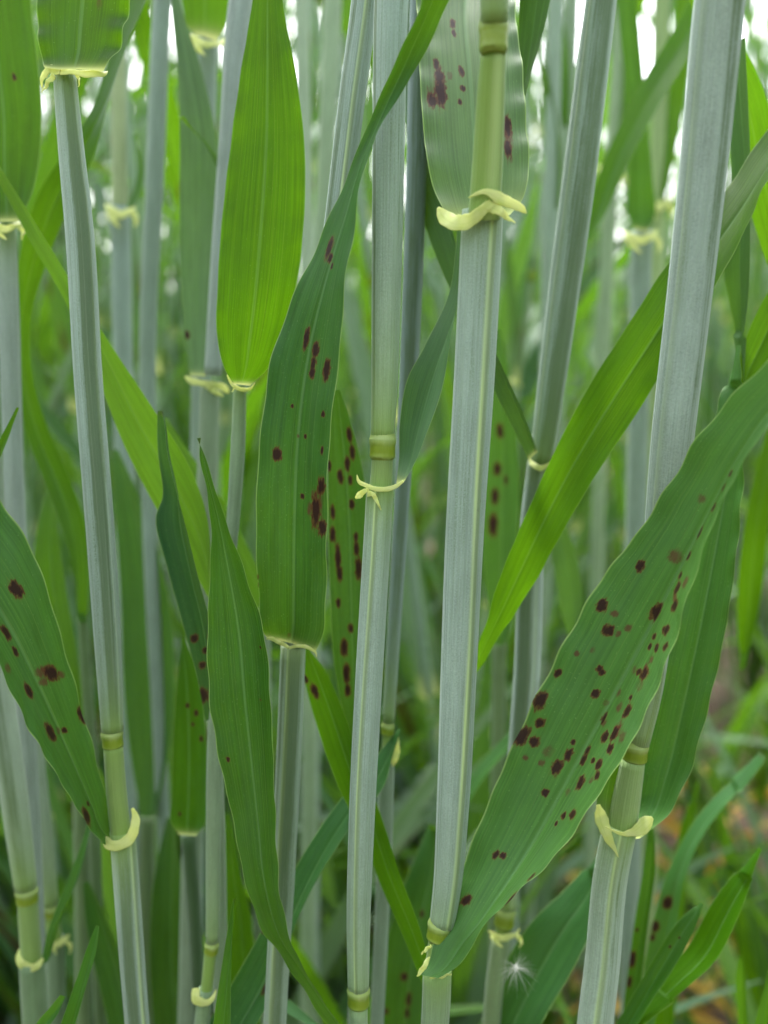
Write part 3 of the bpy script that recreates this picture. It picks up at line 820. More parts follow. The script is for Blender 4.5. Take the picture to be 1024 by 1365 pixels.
p.ligule([[(584, 277, 5, 0.4), (592, 287, 20, -0.4), (603, 296, 26, -1.4), (616, 297, 23, -2.3), (630, 291, 19, -3.1), (643, 281, 17, -3.6), (656, 270, 11, -3.8)],
          [(625, 263, 1.5, -3.2), (634, 259, 5, -3.8), (648, 256, 9, -4.2), (660, 260, 15, -4.2), (672, 267, 18, -3.8), (685, 273, 15, -3.0), (697, 278, 10, -2.2), (702, 284, 2, -1.8)],
          [(648, 276, 12, -3.7), (658, 276, 17, -3.9), (668, 283, 13, -3.8), (677, 290, 7, -3.5), (687, 298, 1.5, -3.2)]], 0.1118, l1)
SP = [(797, 807, 5.5, 9), (850, 815, 6.5, 12), (887, 807, 6.5, 8), (799, 841, 6, 8), (877, 840, 5.5, 7), (854, 848, 3.5), (848, 862, 3.5), (862, 864, 4.5, 6), (882, 863, 4.5, 5), (741, 897, 4, 6), (785, 891, 3.5), (788, 896, 3.5), (846, 898, 6.5, 8), (835, 896, 4), (721, 934, 6, 12), (778, 924, 4, 6), (824, 948, 5, 9), (827, 930, 3), (785, 955, 5, 7.5), (716, 963, 5), (696, 981, 7, 13), (707, 988, 5.5), (748, 987, 3), (741, 1004, 4.5, 8), (727, 1020, 5.5, 11), (764, 998, 4.5, 6.5), (759, 1010, 5.5, 6.5), (791, 981, 6, 8), (807, 977, 5, 11), (803, 997, 5.5), (787, 1018, 5.5, 6.5), (787, 1033, 4.5), (759, 1041, 6, 9), (711, 1054, 4), (738, 1085, 4), (755, 1084, 5.5, 7), (727, 1095, 2.5), (651, 1135, 3, 6), (658, 1136, 3.5), (706, 1168, 3, 7), (614, 1197, 4, 8), (680, 1201, 4, 13), (953, 627, 3, 5), (944, 646, 3, 5), (931, 673, 4, 6), (910, 706, 4, 8), (896, 738, 3.5, 6), (842, 753, 4, 8), (885, 783, 5, 10), (886, 765, 3.5), (776, 1012, 3.5), (870, 838, 3)]
RD = [(841, 914, 6), (826, 893, 4), (805, 923, 4), (809, 942, 5), (811, 973, 7, 13), (822, 982, 6), (787, 962, 4), (721, 1001, 5.5), (712, 1015, 3.5), (739, 1053, 3.5), (778, 1038, 4), (914, 661, 4, 6), (878, 738, 7, 9), (903, 775, 7, 8), (808, 818, 4), (820, 837, 4), (808, 845, 3.5), (781, 867, 3), (765, 872, 3), (855, 880, 4), (787, 935, 3), (846, 890, 4), (883, 795, 5), (696, 1010, 3)]
l2 = p.leaf([(1262, 250, 1266, 254), (1190, 318, 1222, 352), (1130, 385, 1172, 432), (1076, 434, 1118, 478), (1024, 483, 1066, 524), (984, 522, 1024, 562), (936, 575, 991, 617), (893, 640, 963, 672), (850, 706, 934, 752), (800, 772, 896, 868), (742, 878, 850, 972), (682, 1000, 796, 1060), (640, 1095, 742, 1140), (603, 1185, 690, 1192), (580, 1250, 645, 1238), (566, 1290, 607, 1292), (560, 1299, 585, 1304)],
            [(0.088, 0.087), (0.090, 0.085), (0.092, 0.084), (0.0955, 0.0875), (0.099, 0.091), (0.1025, 0.094), (0.1065, 0.096), (0.111, 0.098), (0.115, 0.100), (0.119, 0.1025), (0.1215, 0.1055), (0.122, 0.1075), (0.1210, 0.1085), (0.1185, 0.1095), (0.1160, 0.1105), (0.1140, 0.1115), (0.1135, 0.112)],
            color=(0.120, 0.225, 0.095, 0.22), fold=0.19, wave=0.16, nu=110, nv=420, spots=SP, reds=RD, ribdip=0.02, label='large leaf blade covered with dark brown blotches')
p.ligule([[(556, 1301, 2, -4.0), (562, 1294, 7, -4.4), (568, 1284, 7, -4.2), (573, 1275, 2, -3.6)], [(562, 1272, 1.5, -2.5), (568, 1266, 5, -2.8), (575, 1260, 3, -2.6)], [(573, 1303, 3, -3.6), (590, 1302, 4, -3.6), (602, 1298, 2, -3)]], 0.117, l2)
p.done()

# right stem
p = Plant('thick pale right stem crossed by the big blotched leaf, collar low down')
p.seg('sheath', [(975, -110, 66), (960, 0, 66), (940, 200, 62), (918, 400, 58), (897, 580, 55), (880, 760, 47), (862, 930, 37), (850, 990, 31)], [0.103, 0.105, 0.108, 0.111, 0.114, 0.119, 0.1215, 0.122], stripe=(0.345, 0.010, 0.3, 1.2), yel=(0, 0.8), up=True, zones=[(0.585, 0.045, 0.52), (0.66, 0.02, 0.4)], color=(0.320, 0.405, 0.370, 1))
p.node(847, 1002, 32, 24, 0.122, 0.1)
p.seg('stem', [(844, 1014, 31), (836, 1060, 36), (828, 1112, 38)], 0.122, yel=(0.5, 0.9), color=(0.33, 0.41, 0.28, 1))
p.seg('sheath', [(827, 1100, 44), (815, 1160, 44), (802, 1290, 45), (793, 1365, 46), (786, 1440, 46)], 0.122, stripe=(0.46, 0.014, 0.95, 0.6), yel=(0.8, 0), down=True, zones=[(0.56, 0.05, 0.5)], color=(0.35, 0.45, 0.38, 1))
l = p.leaf([(985, 462, 989, 460), (972, 505, 990, 498), (957, 545, 989, 560), (938, 640, 991, 630), (915, 740, 984, 730), (892, 850, 966, 850), (874, 940, 942, 950), (858, 1020, 912, 1045), (847, 1075, 885, 1090), (836, 1098, 870, 1104), (826, 1110, 852, 1116)], [(0.136, 0.130), (0.133, 0.127), (0.130, 0.1245), (0.1285, 0.1225), (0.1245, 0.1215)], color=(0.090, 0.190, 0.078, 0.28), fold=0.10, wave=0.2, nu=36, pale=0.17, paleend=1, label='upright leaf blade behind the big blotched leaf')
p.leaf([(808, 1000, 830, 985), (800, 1040, 824, 1040), (795, 1075, 820, 1078), (797, 1090, 822, 1092), (803, 1108, 826, 1110)], [(0.124, 0.124), (0.122, 0.1215)], color=(0.060, 0.14, 0.060, 0.34), fold=0.0, nu=12, pale=0.22, paleend=1)
p.ligule([[(797, 1072, 6, -0.6), (801, 1088, 17, -1.1), (806, 1104, 18, -1.7), (812, 1119, 12, -2.2), (819, 1131, 6, -2.5), (824, 1142, 0.8, -2.5)],
          [(807, 1102, 1.5, -2.6), (818, 1107, 4, -3.0), (831, 1112, 6, -3.0), (842, 1110, 12, -2.7), (853, 1104, 22, -2.1), (863, 1097, 20, -1.6), (870, 1090, 6, -1.1)]], 0.122, l)
p.done()

# stem behind, right of the centre, with the narrow dark leaf
p = Plant('thinner stem between the two thick ones, with a dark narrow leaf to its left')
p.seg('sheath', [(812, -90, 40), (801, 0, 41), (786, 120, 43), (770, 250, 44), (750, 400, 41), (733, 530, 36), (721, 618, 30)], 0.143, yel=(0, 0.55), up=True, color=(0.30, 0.40, 0.33, 1), stripe=(0.36, 0.008, 0.5, 0.8), zones=[(0.53, 0.10, 0.80)])
p.seg('sheath', [(718, 615, 29), (710, 690, 31), (706, 790, 34), (702, 900, 34), (692, 1010, 30), (682, 1120, 27), (676, 1210, 25)], 0.145, dark=0.7, zones=[(0.44, 0.08, 0.85)], stripe=(0.56, 0.02, 0.25, 0.5), color=(0.33, 0.42, 0.38, 1), yel=(0, 0.9))
p.node(673, 1222, 26, 24, 0.148, 0.1)
p.seg('stem', [(671, 1232, 20), (668, 1262, 20)], 0.148, yel=(1, 1))
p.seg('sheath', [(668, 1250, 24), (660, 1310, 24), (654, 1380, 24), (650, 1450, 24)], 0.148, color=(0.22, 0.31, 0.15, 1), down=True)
l = p.leaf([(543, -90, 552, -120), (540, 0, 556, -30), (541, 90, 561, 60), (543, 180, 574, 170), (552, 250, 592, 255), (573, 325, 611, 330), (600, 390, 632, 395), (632, 460, 654, 455), (660, 520, 676, 505), (688, 575, 700, 562), (706, 612, 716, 604)], [(0.150, 0.142), (0.146, 0.138), (0.140, 0.133), (0.137, 0.131), (0.1415, 0.1395)], color=(0.095, 0.150, 0.110, 0.14), fold=0.20, nu=28, pale=0.05, paleend=1, label='dark narrow leaf blade passing behind the thick stem', spots=[(549, 95, 5, 14)])
p.ligule([[(706, 612, 3, -0.8), (712, 620, 9, -1.8), (720, 624, 8, -2.4), (730, 620, 6, -2.0), (736, 615, 1.5, -1.4)]], 0.143, l)
p.collar(672, 1246, 34, 0.148, None, 0.0, 1.2)
p.done()

# bright leaf crossing from the upper right
p = Plant('bright green strap leaf slanting from upper right down behind the thick striped stem')
p.leaf([(1175, 20, 1215, 60), (1100, 90, 1130, 140), (1024, 168, 1030, 236), (962, 258, 990, 318), (900, 337, 938, 408), (840, 430, 886, 490), (785, 515, 846, 556), (742, 596, 798, 628), (702, 686, 752, 704), (664, 778, 704, 790), (645, 838, 664, 852), (632, 872, 643, 888), (615, 915, 619, 922)],
       [(0.135, 0.120), (0.134, 0.124), (0.133, 0.127), (0.132, 0.130), (0.131, 0.132), (0.131, 0.133), (0.132, 0.133)], color=(0.050, 0.125, 0.014, 0.54), fold=0.07, nu=36, nv=200, wave=0.1, label='bright green strap-shaped leaf blade')
p.support(1215, 60, 0.128)
p.done()

# glowing leaf upper left of centre
p = Plant('thin stem topped by a broad leaf glowing bright yellow-green against the light')
p.leaf([(352, -150, 370, -150), (345, -70, 374, -70), (337, 0, 377, 0), (320, 100, 394, 95), (306, 200, 406, 190), (295, 300, 406, 285), (290, 390, 396, 375), (290, 450, 379, 448), (300, 492, 356, 492), (311, 512, 333, 514)], [(0.136, 0.136), (0.129, 0.129), (0.126, 0.126), (0.126, 0.126)], color=GLOW, fold=-0.08, wave=0.1, nu=40, nv=170, pale=0.035, paleend=1, label='broad leaf blade glowing yellow-green')
p.seg('sheath', [(320, 514, 17), (317, 600, 19), (311, 690, 17), (303, 780, 17), (296, 880, 19), (288, 980, 21), (285, 1100, 20), (283, 1255, 17)], 0.131, color=(0.22, 0.31, 0.20, 1), yel=(0.6, 0.6))
p.node(282, 1264, 18, 14, 0.131, 0.1)
p.seg('stem', [(281, 1268, 16), (275, 1325, 16)], 0.131, yel=(1, 1), color=(0.22, 0.31, 0.12, 1))
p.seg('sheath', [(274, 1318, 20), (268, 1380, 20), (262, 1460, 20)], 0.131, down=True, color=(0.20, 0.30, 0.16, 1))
p.ligule([[(303, 500, 1.5, -1.5), (310, 512, 6, -1.8), (321, 519, 6, -2), (335, 517, 4, -1.6), (340, 511, 1, -1.3)], [(314, 515, 4, -2), (309, 523, 0.8, -2)]], 0.131)
p.ligule([[(261, 1318, 10, -0.8), (262, 1332, 14, -1.2), (272, 1337, 11, -1.7), (284, 1330, 6, -1.4), (288, 1320, 1.5, -1)]], 0.131)
p.done()

# front leaf left of centre, tip up
p = Plant('dark green front leaf, pointed tip up, its blade sweeping down past the stems')
p.leaf([(264, 584, 265.5, 584), (264.5, 596, 271, 596), (269, 628, 281, 628), (281, 690, 300, 690), (281, 765, 326, 765), (278, 850, 351, 846), (280, 935, 360, 935), (293, 1022, 366, 1030), (308, 1090, 370, 1110), (323, 1165, 375, 1190), (348, 1235, 391, 1262), (388, 1290, 420, 1320), (440, 1368, 466, 1388), (500, 1440, 520, 1450)],
       [(0.118, 0.1175), (0.118, 0.1165), (0.1185, 0.1150), (0.1185, 0.1125), (0.118, 0.1125), (0.1185, 0.113), (0.120, 0.116)], color=(0.060, 0.135, 0.045, 0.28), fold=0.08, nu=44, nv=240, wave=0.12, spots=[(345, 864, 1.6), (302, 1014, 2.4, 3.2), (344, 935, 1.3)], tip=0.16, label='dark green leaf blade with its pointed tip up')
p.seg('stem', [(512, 1446, 8), (520, 1500, 26), (522, 1560, 28)], 0.118, down=True, nu=20)
p.done()

p = Plant('dull dark leaf with small blotches and a twisted tip behind the dark front leaf')
p.leaf([(212, 548, 213.5, 548), (211, 562, 217, 562), (211, 602, 222, 602), (216, 660, 236, 655), (206, 690, 250, 705), (222, 762, 268, 775), (242, 830, 284, 840), (264, 905, 288, 910), (276, 960, 292, 960)], [(0.132, 0.130), (0.134, 0.127), (0.132, 0.127)], color=(0.042, 0.100, 0.054, 0.24), fold=0.14, nu=40, nv=170, tip=0.12, spots=[(256, 852, 4, 5), (267, 888, 3, 4), (271, 927, 4.5, 9), (268, 869, 3), (275, 855, 3, 6), (279, 930, 3)], reds=[(266, 888, 4), (263, 910, 3)])
p.seg('stem', [(286, 955, 18), (290, 1100, 20), (296, 1365, 20), (300, 1450, 20)], 0.136, down=True, color=(0.25, 0.34, 0.22, 1), nu=20)
p.done()

p = Plant('short dark speckled leaf standing low between left stem and dark front leaf')
p.leaf([(243, 850, 246, 850), (238, 900, 262, 895), (232, 980, 274, 980), (229, 1060, 275, 1060), (228, 1098, 273, 1100), (238, 1113, 262, 1114)], [(0.150, 0.148), (0.149, 0.147)], color=(0.045, 0.115, 0.025, 0.28), fold=-0.06, nu=30, spots=[(252, 940, 2.5), (262, 950, 2.5, 4), (268, 985, 2.5, 4), (258, 965, 2), (240, 1085, 2.2)], pale=0.06, paleend=1)
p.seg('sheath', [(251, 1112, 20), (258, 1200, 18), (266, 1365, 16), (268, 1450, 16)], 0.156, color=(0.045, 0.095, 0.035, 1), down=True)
p.done()

# stem behind centre stem
p = Plant('dark blue-grey stem half hidden behind the centre stem')
p.seg('sheath', [(562, -60, 27), (558, 100, 27), (554, 270, 27), (547, 450, 26), (537, 650, 21), (526, 830, 18), (518, 962, 16)], 0.140, color=(0.24, 0.32, 0.33, 1), up=True, yel=(0, 0.8), zones=[(0.50, 0.10, 0.55)])
p.node(517, 972, 17, 14, 0.140, 0.05)
p.seg('stem', [(517, 978, 14), (517, 1010, 15)], 0.140, yel=(1, 1), color=(0.22, 0.31, 0.12, 1))
p.seg('sheath', [(517, 1004, 19), (514, 1100, 20), (508, 1250, 19), (502, 1380, 18), (500, 1450, 18)], 0.140, color=(0.24, 0.33, 0.25, 1), down=True)
p.ligule([[(524, 1022, 3, -1.0), (526, 1008, 13, -1.4), (528, 992, 11, -1.2), (530, 982, 3, -1.0)]], 0.140)
p.done()

p = Plant('blotched green leaf standing just behind the long blotched leaf and the centre stem')
p.leaf([(446, 520, 452, 520), (440, 560, 466, 560), (437, 640, 484, 630), (437, 720, 494, 710), (440, 800, 496, 800), (445, 880, 496, 880), (456, 940, 490, 945), (468, 985, 484, 990)], [(0.138, 0.137), (0.141, 0.139)], color=(0.075, 0.155, 0.060, 0.20), fold=0.06, nu=44, nv=200,
       spots=[(439, 621, 3, 7), (453, 636, 4, 9), (465, 580, 4, 9), (469, 603, 4, 9), (462, 619, 4, 9), (468, 673, 4, 6), (443, 683, 3, 9), (443, 712, 4, 10), (450, 745, 4, 18), (452, 765, 4, 10), (474, 716, 3, 6), (475, 732, 4, 9), (478, 759, 5, 14), (451, 804, 3.5, 6), (467, 838, 4, 6), (459, 863, 5, 11), (462, 898, 5, 12), (466, 640, 3, 6), (464, 920, 4, 8)])
p.seg('stem', [(477, 985, 20), (478, 1100, 20), (474, 1365, 20), (472, 1450, 20)], 0.146, down=True, nu=20, color=(0.24, 0.33, 0.22, 1))
p.done()

p = Plant('light green strap leaf running below the long blotched leaf and behind the centre stem')
p.leaf([(398, 855, 412, 868), (406, 905, 432, 892), (424, 975, 460, 952), (448, 1045, 484, 1020), (480, 1110, 510, 1090), (508, 1180, 534, 1168), (540, 1250, 560, 1242), (560, 1300, 574, 1292), (580, 1350, 592, 1342)], [(0.136, 0.134), (0.134, 0.131), (0.128, 0.127)], color=(0.085, 0.190, 0.038, 0.36), fold=0.07, nu=36, nv=160, spots=[(418, 922, 4, 10), (407, 905, 3, 6)])
p.seg('stem', [(587, 1346, 7), (590, 1400, 20), (592, 1450, 20)], 0.130, down=True, nu=20, color=(0.24, 0.33, 0.2, 1))
p.done()

p = Plant('narrow dark leaf crossing behind the centre stem, its small tip on the right')
p.leaf([(531, 970, 535, 976), (515, 990, 524, 1010), (492, 1020, 512, 1048), (455, 1066, 470, 1098), (418, 1120, 434, 1150), (384, 1178, 404, 1206), (350, 1238, 384, 1258), (308, 1310, 362, 1330), (268, 1375, 330, 1390), (230, 1440, 290, 1460)], [(0.140, 0.138), (0.137, 0.132), (0.135, 0.128), (0.135, 0.126)], color=(0.055, 0.130, 0.058, 0.30), fold=0.14, nu=32, nv=170, spots=[(345, 1318, 4, 8), (350, 1240, 3)])
p.done()

# top left leaf group
p = Plant('plant at the left edge with a wide green leaf above a cream collar')
p.leaf([(-70, -90, 45, -90), (-60, 0, 42, 0), (-50, 80, 50, 80), (-40, 160, 55, 160), (-35, 220, 50, 225), (-22, 270, 40, 265), (-5, 294, 24, 296)], [(0.160, 0.160), (0.150, 0.150)], color=(0.045, 0.110, 0.012, 0.38), fold=-0.06, nu=30, pale=0.08, paleend=1, spots=[(21, 105, 3, 5)])
p.seg('sheath', [(8, 296, 26), (12, 420, 26), (18, 600, 25), (26, 800, 25), (36, 1000, 25), (46, 1200, 24), (52, 1400, 24)], 0.155, color=(0.30, 0.37, 0.34, 1), down=True, yel=(0.8, 0))
p.collar(8, 300, 34, 0.153, None, 0, 1.3)
p.done()

p = Plant('long dark strap leaf winding behind the left stem from the top edge')
p.leaf([(196, -110, 230, -110), (172, 0, 196, -4), (140, 90, 170, 62), (118, 150, 146, 140), (84, 205, 126, 208), (50, 262, 88, 284), (26, 345, 62, 352), (20, 440, 40, 440), (24, 520, 46, 516), (40, 590, 66, 576), (62, 650, 92, 634), (84, 712, 112, 690), (98, 770, 120, 760), (104, 830, 116, 830)],
       [(0.158, 0.150), (0.160, 0.156), (0.164, 0.166), (0.168, 0.172), (0.170, 0.176)], color=(0.042, 0.105, 0.030, 0.32), fold=0.10, nu=30, nv=200)
p.seg('stem', [(110, 820, 13), (122, 1000, 14), (134, 1365, 15), (138, 1450, 15)], 0.176, down=True, nu=20, color=(0.12, 0.20, 0.08, 1))
p.done()

p = Plant('pale green leaf slanting down behind the left stem')
p.leaf([(-60, 160, -55, 140), (0, 244, 0, 226), (45, 330, 58, 314), (84, 400, 110, 396), (128, 500, 160, 476), (165, 590, 208, 552), (205, 668, 252, 625), (246, 740, 277, 700), (268, 780, 282, 768), (278, 800, 282, 796)], [(0.144, 0.139), (0.143, 0.136), (0.142, 0.136)], color=(0.200, 0.310, 0.120, 0.42), fold=0.05, nu=30, nv=150)
p.support(-60, 140, 0.158)
p.done()

p = Plant('fresh green leaf emerging past the pale slanting leaf and running behind the dark leaf tip')
p.leaf([(214, 560, 222, 556), (236, 610, 254, 602), (264, 665, 286, 650), (292, 720, 318, 706), (316, 770, 340, 752), (340, 815, 358, 800)], [(0.170, 0.164), (0.170, 0.162)], color=(0.150, 0.250, 0.110, 0.32), fold=0.08, nu=24)
p.seg('stem', [(350, 808, 22), (350, 1000, 22), (346, 1365, 20), (344, 1450, 20)], 0.172, down=True, nu=20, color=(0.24, 0.33, 0.22, 1))
p.done()

p = Plant('slightly blurred pale stem beside the glowing leaf, grey leaf rising from its cream collar')
p.seg('stem', [(330, -60, 31), (321, 0, 30), (304, 200, 25), (291, 380, 23), (284, 500, 22)], 0.160, up=True, color=(0.33, 0.40, 0.38, 1))
l = p.leaf([(222, -80, 232, -80), (228, 0, 240, 0), (236, 90, 268, 90), (240, 170, 287, 175), (240, 280, 288, 280), (241, 380, 284, 380), (246, 450, 281, 450), (252, 500, 276, 502)], [(0.174, 0.174), (0.166, 0.164)], color=(0.210, 0.285, 0.200, 0.24), fold=0.05, nu=28, spots=[(248, 446, 4, 5), (214, 480, 4, 7)], pale=0.06, paleend=1)
p.seg('sheath', [(281, 508, 26), (276, 640, 26), (268, 800, 26), (260, 1000, 26), (250, 1365, 25), (248, 1450, 25)], 0.162, down=True, color=(0.24, 0.32, 0.22, 1))
p.ligule([[(247, 502, 3, -0.5), (254, 507, 9, -1.5), (270, 511, 9, -2), (288, 513, 9, -2.2), (300, 518, 11, -1.8), (305, 524, 3, -1.4)], [(276, 514, 8, -2.2), (290, 524, 7, -2.3), (298, 528, 2, -2.2)]], 0.162, l)
p.leaf([(240, 152, 244, 156), (256, 166, 258, 176), (272, 182, 274, 200), (290, 208, 290, 226)], [(0.158, 0.156), (0.160, 0.160)], color=(0.16, 0.25, 0.13, 0.35), fold=0.15, nu=12)
p.done()

# right edge leaves
p = Plant('bright yellow-green leaf crossing the top right corner behind the thick right stem')
p.leaf([(890, -90, 924, -110), (914, -10, 945, -25), (945, 62, 985, 48), (972, 140, 1016, 112), (990, 230, 1038, 196), (1006, 300, 1060, 280), (1026, 360, 1076, 350), (1050, 430, 1090, 425), (1098, 510, 1130, 498), (1140, 560, 1160, 552)], [(0.146, 0.146), (0.144, 0.142)], color=GLOW, fold=0.05, nu=30, nv=120)
p.support(1158, 556, 0.146)
p.done()
p = Plant('fresh green leaf tip at the right edge just above the big blotched leaf')
p.leaf([(1120, 240, 1140, 280), (1060, 330, 1084, 378), (1024, 388, 1046, 446), (1000, 436, 1026, 490), (986, 480, 1006, 520), (984, 520, 990, 548), (984, 560, 986, 580)], [(0.140, 0.138), (0.138, 0.136)], color=(0.075, 0.180, 0.020, 0.55), fold=0.08, nu=28, nv=90)
p.support(1140, 270, 0.142)
p.done()
p = Plant('grey-green drooping leaf beside the thick right stem, narrowing above the big blotched leaf')
p.leaf([(968, 60, 992, 50), (972, 150, 996, 150), (976, 250, 1000, 240), (964, 345, 1001, 300), (970, 400, 999, 400), (980, 450, 993, 455), (984, 500, 990, 508), (985, 530, 988, 535)], [(0.140, 0.136), (0.142, 0.138)], color=(0.135, 0.215, 0.130, 0.32), fold=0.10, nu=24, nv=100)
p.seg('stem', [(966, -200, 28), (950, 100, 28), (912, 500, 28), (872, 850, 28), (836, 1050, 28), (800, 1400, 28)], 0.146, down=True, nu=20)
p.done()
p = Plant('shadowed grey-green leaf rising behind the thick stem at the top, right of its node')
p.leaf([(700, -120, 760, -140), (694, -20, 742, -40), (692, 60, 722, 45), (690, 120, 702, 112), (688, 160, 692, 156)], [(0.140, 0.136), (0.136, 0.133)], color=(0.120, 0.200, 0.110, 0.30), fold=0.1, nu=20)
p.seg('stem', [(676, -220, 24), (655, 100, 24), (640, 300, 24), (625, 600, 24), (608, 900, 24), (592, 1200, 24), (580, 1420, 24)], 0.150, down=True, nu=20)
p.done()

# lower left plants
p = Plant('pale stem at the lower left edge with a green node above a cream collar')
p.seg('sheath', [(-28, 700, 26), (-10, 850, 31), (8, 980, 34), (24, 1100, 33), (35, 1184, 28)], 0.146, yel=(0, 0.9), up=True, color=(0.36, 0.45, 0.37, 1), zones=[(0.52, 0.08, 0.5)])
p.node(36, 1194, 28, 18, 0.146, -0.1)
p.seg('stem', [(37, 1200, 25), (40, 1245, 26), (43, 1290, 26)], 0.146, yel=(0.6, 1), color=(0.25, 0.33, 0.17, 1))
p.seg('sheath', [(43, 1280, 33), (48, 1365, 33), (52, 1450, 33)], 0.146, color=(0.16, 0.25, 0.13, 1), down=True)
p.ligule([[(28, 1266, 8, -0.9), (27, 1280, 13, -1.5), (37, 1290, 13, -2.1), (50, 1287, 10, -1.9), (57, 1278, 3, -1.3)]], 0.146)
p.leaf([(120, 1085, 124, 1082), (108, 1130, 116, 1122), (85, 1190, 102, 1172), (64, 1245, 78, 1222), (54, 1288, 62, 1270)], [(0.142, 0.140), (0.146, 0.143)], color=(0.075, 0.160, 0.075, 0.32), fold=0.12, nu=20)
p.done()
p = Plant('second pale stem half behind the pale stem at the lower left edge')
p.seg('sheath', [(30, 900, 22), (44, 1000, 24), (58, 1110, 24), (67, 1206, 21)], 0.165, yel=(0, 0.9), up=True, color=(0.28, 0.36, 0.28, 1))
p.node(68, 1214, 21, 14, 0.165)
p.seg('stem', [(69, 1218, 18), (74, 1256, 19)], 0.165, yel=(1, 1), color=(0.24, 0.32, 0.14, 1))
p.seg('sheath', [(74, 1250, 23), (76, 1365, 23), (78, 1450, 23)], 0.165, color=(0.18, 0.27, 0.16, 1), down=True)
p.collar(77, 1254, 26, 0.165, None, -0.2, 1.2)
p.done()
p = Plant('short curved leaf tip rising from the bottom edge between the lower left stems')
p.leaf([(129, 1233, 132, 1235), (117, 1265, 127, 1268), (106, 1300, 116, 1304), (92, 1340, 104, 1345), (76, 1385, 92, 1388), (60, 1440, 76, 1440)], [(0.122, 0.120), (0.122, 0.119)], color=(0.090, 0.205, 0.060, 0.42), fold=0.16, tip=0.07, nu=16)
p.done()
p = Plant('small leaf tip poking up at the bottom left corner')
p.leaf([(82, 1326, 85, 1330), (68, 1342, 76, 1352), (50, 1362, 58, 1376), (25, 1400, 36, 1410)], [(0.120, 0.119), (0.122, 0.120)], color=(0.090, 0.195, 0.070, 0.40), fold=0.16, nu=16)
p.done()
p = Plant('light green spear-shaped leaf tip standing below the sweeping dark front leaf')
p.leaf([(310, 1198, 312, 1198), (302, 1240, 311, 1240), (293, 1295, 310, 1295), (285, 1350, 309, 1352), (280, 1400, 308, 1402), (278, 1450, 305, 1450)], [(0.112, 0.111), (0.112, 0.110)], color=(0.100, 0.215, 0.060, 0.42), fold=0.14, tip=0.08, nu=20)
p.done()
p = Plant('small bright leaf tip entering at the left edge above the spotted leaf')
p.leaf([(20, 543, 24, 543), (8, 566, 18, 570), (-6, 592, 5, 604), (-30, 640, -16, 650)], [(0.126, 0.125), (0.126, 0.125)], color=(0.13, 0.26, 0.055, 0.45), fold=0.14, nu=16)
p.support(-60, 700, 0.128)
p.done()

# lower right leaves
p = Plant('broad dark low leaf with a white seed tuft in front of it')
p.leaf([(798, 1140, 803, 1150), (752, 1188, 802, 1196), (712, 1225, 792, 1232), (672, 1285, 765, 1292), (640, 1360, 722, 1368), (600, 1450, 690, 1460)], [(0.150, 0.142), (0.150, 0.140)], color=(0.066, 0.145, 0.068, 0.30), fold=0.08, nu=30)
p.done()
p = Plant('green leaf with pointed tip and overlapping fold in the lower right corner')
p.leaf([(1014, 1131, 1017, 1135), (975, 1170, 1000, 1178), (945, 1210, 980, 1232), (918, 1258, 956, 1280), (880, 1300, 912, 1322), (840, 1345, 862, 1362), (800, 1400, 820, 1410)], [(0.136, 0.132), (0.138, 0.130)], color=(0.068, 0.175, 0.030, 0.46), fold=0.10, nu=30, nv=110)
p.leaf([(934, 1203, 938, 1206), (905, 1228, 922, 1246), (876, 1272, 896, 1292), (850, 1318, 866, 1336), (822, 1365, 840, 1380)], [(0.133, 0.131), (0.134, 0.131)], color=(0.055, 0.130, 0.040, 0.36), fold=0.12, nu=20, spots=[(893, 1262, 1.6), (905, 1250, 1.4)])
p.done()
p = Plant('blue-green leaf curving up to a tip behind the green pointed folded leaf')
p.leaf([(1016, 1003, 1021, 1010), (984, 1032, 994, 1046), (950, 1062, 962, 1082), (918, 1105, 934, 1122), (890, 1165, 912, 1172), (872, 1230, 900, 1236), (858, 1300, 884, 1306), (845, 1380, 870, 1384), (838, 1450, 862, 1450)], [(0.160, 0.155), (0.160, 0.154)], color=(0.085, 0.180, 0.085, 0.34), fold=0.12, tip=0.10, nu=26, nv=110, spots=[(888, 1203, 5, 8), (874, 1235, 4, 7), (870, 1250, 3)])
p.done()
p = Plant('thin dark spotted leaf standing beside the foot of the right stem')
p.leaf([(866, 1100, 870, 1098), (858, 1160, 872, 1160), (846, 1230, 864, 1230), (836, 1300, 856, 1305), (826, 1380, 846, 1385), (820, 1450, 840, 1450)], [(0.152, 0.150), (0.150, 0.148)], color=(0.060, 0.140, 0.045, 0.40), fold=0.10, nu=24, spots=[(842, 1280, 4, 10), (838, 1310, 3, 7), (848, 1240, 2)])
p.done()
p = Plant('two small pale leaf tips poking up at the bottom right corner')
p.leaf([(986, 1272, 988, 1272), (981, 1305, 993, 1305), (983, 1340, 996, 1345), (984, 1400, 1000, 1400)], [(0.150, 0.149), (0.150, 0.149)], color=(0.15, 0.29, 0.09, 0.42), fold=0.1, nu=14)
p.leaf([(1030, 1270, 1036, 1272), (1018, 1320, 1030, 1325), (1006, 1365, 1024, 1372), (995, 1430, 1015, 1430)], [(0.140, 0.139), (0.140, 0.139)], color=(0.13, 0.26, 0.08, 0.42), fold=0.1, nu=14)
p.done()
p = Plant('very dark blotched leaf low behind the gap between centre stem and thick stem')
p.leaf([(574, 1100, 580, 1100), (552, 1150, 586, 1150), (524, 1220, 582, 1222), (505, 1300, 576, 1305), (496, 1380, 570, 1385), (490, 1450, 562, 1450)], [(0.175, 0.165), (0.172, 0.162)], color=(0.050, 0.115, 0.045, 0.32), fold=0.10, nu=30, nv=130, spots=[(505, 1282, 5, 6), (540, 1335, 5, 8), (538, 1355, 4, 6), (533, 1305, 4), (512, 1350, 3), (555, 1220, 3, 5)])
p.done()

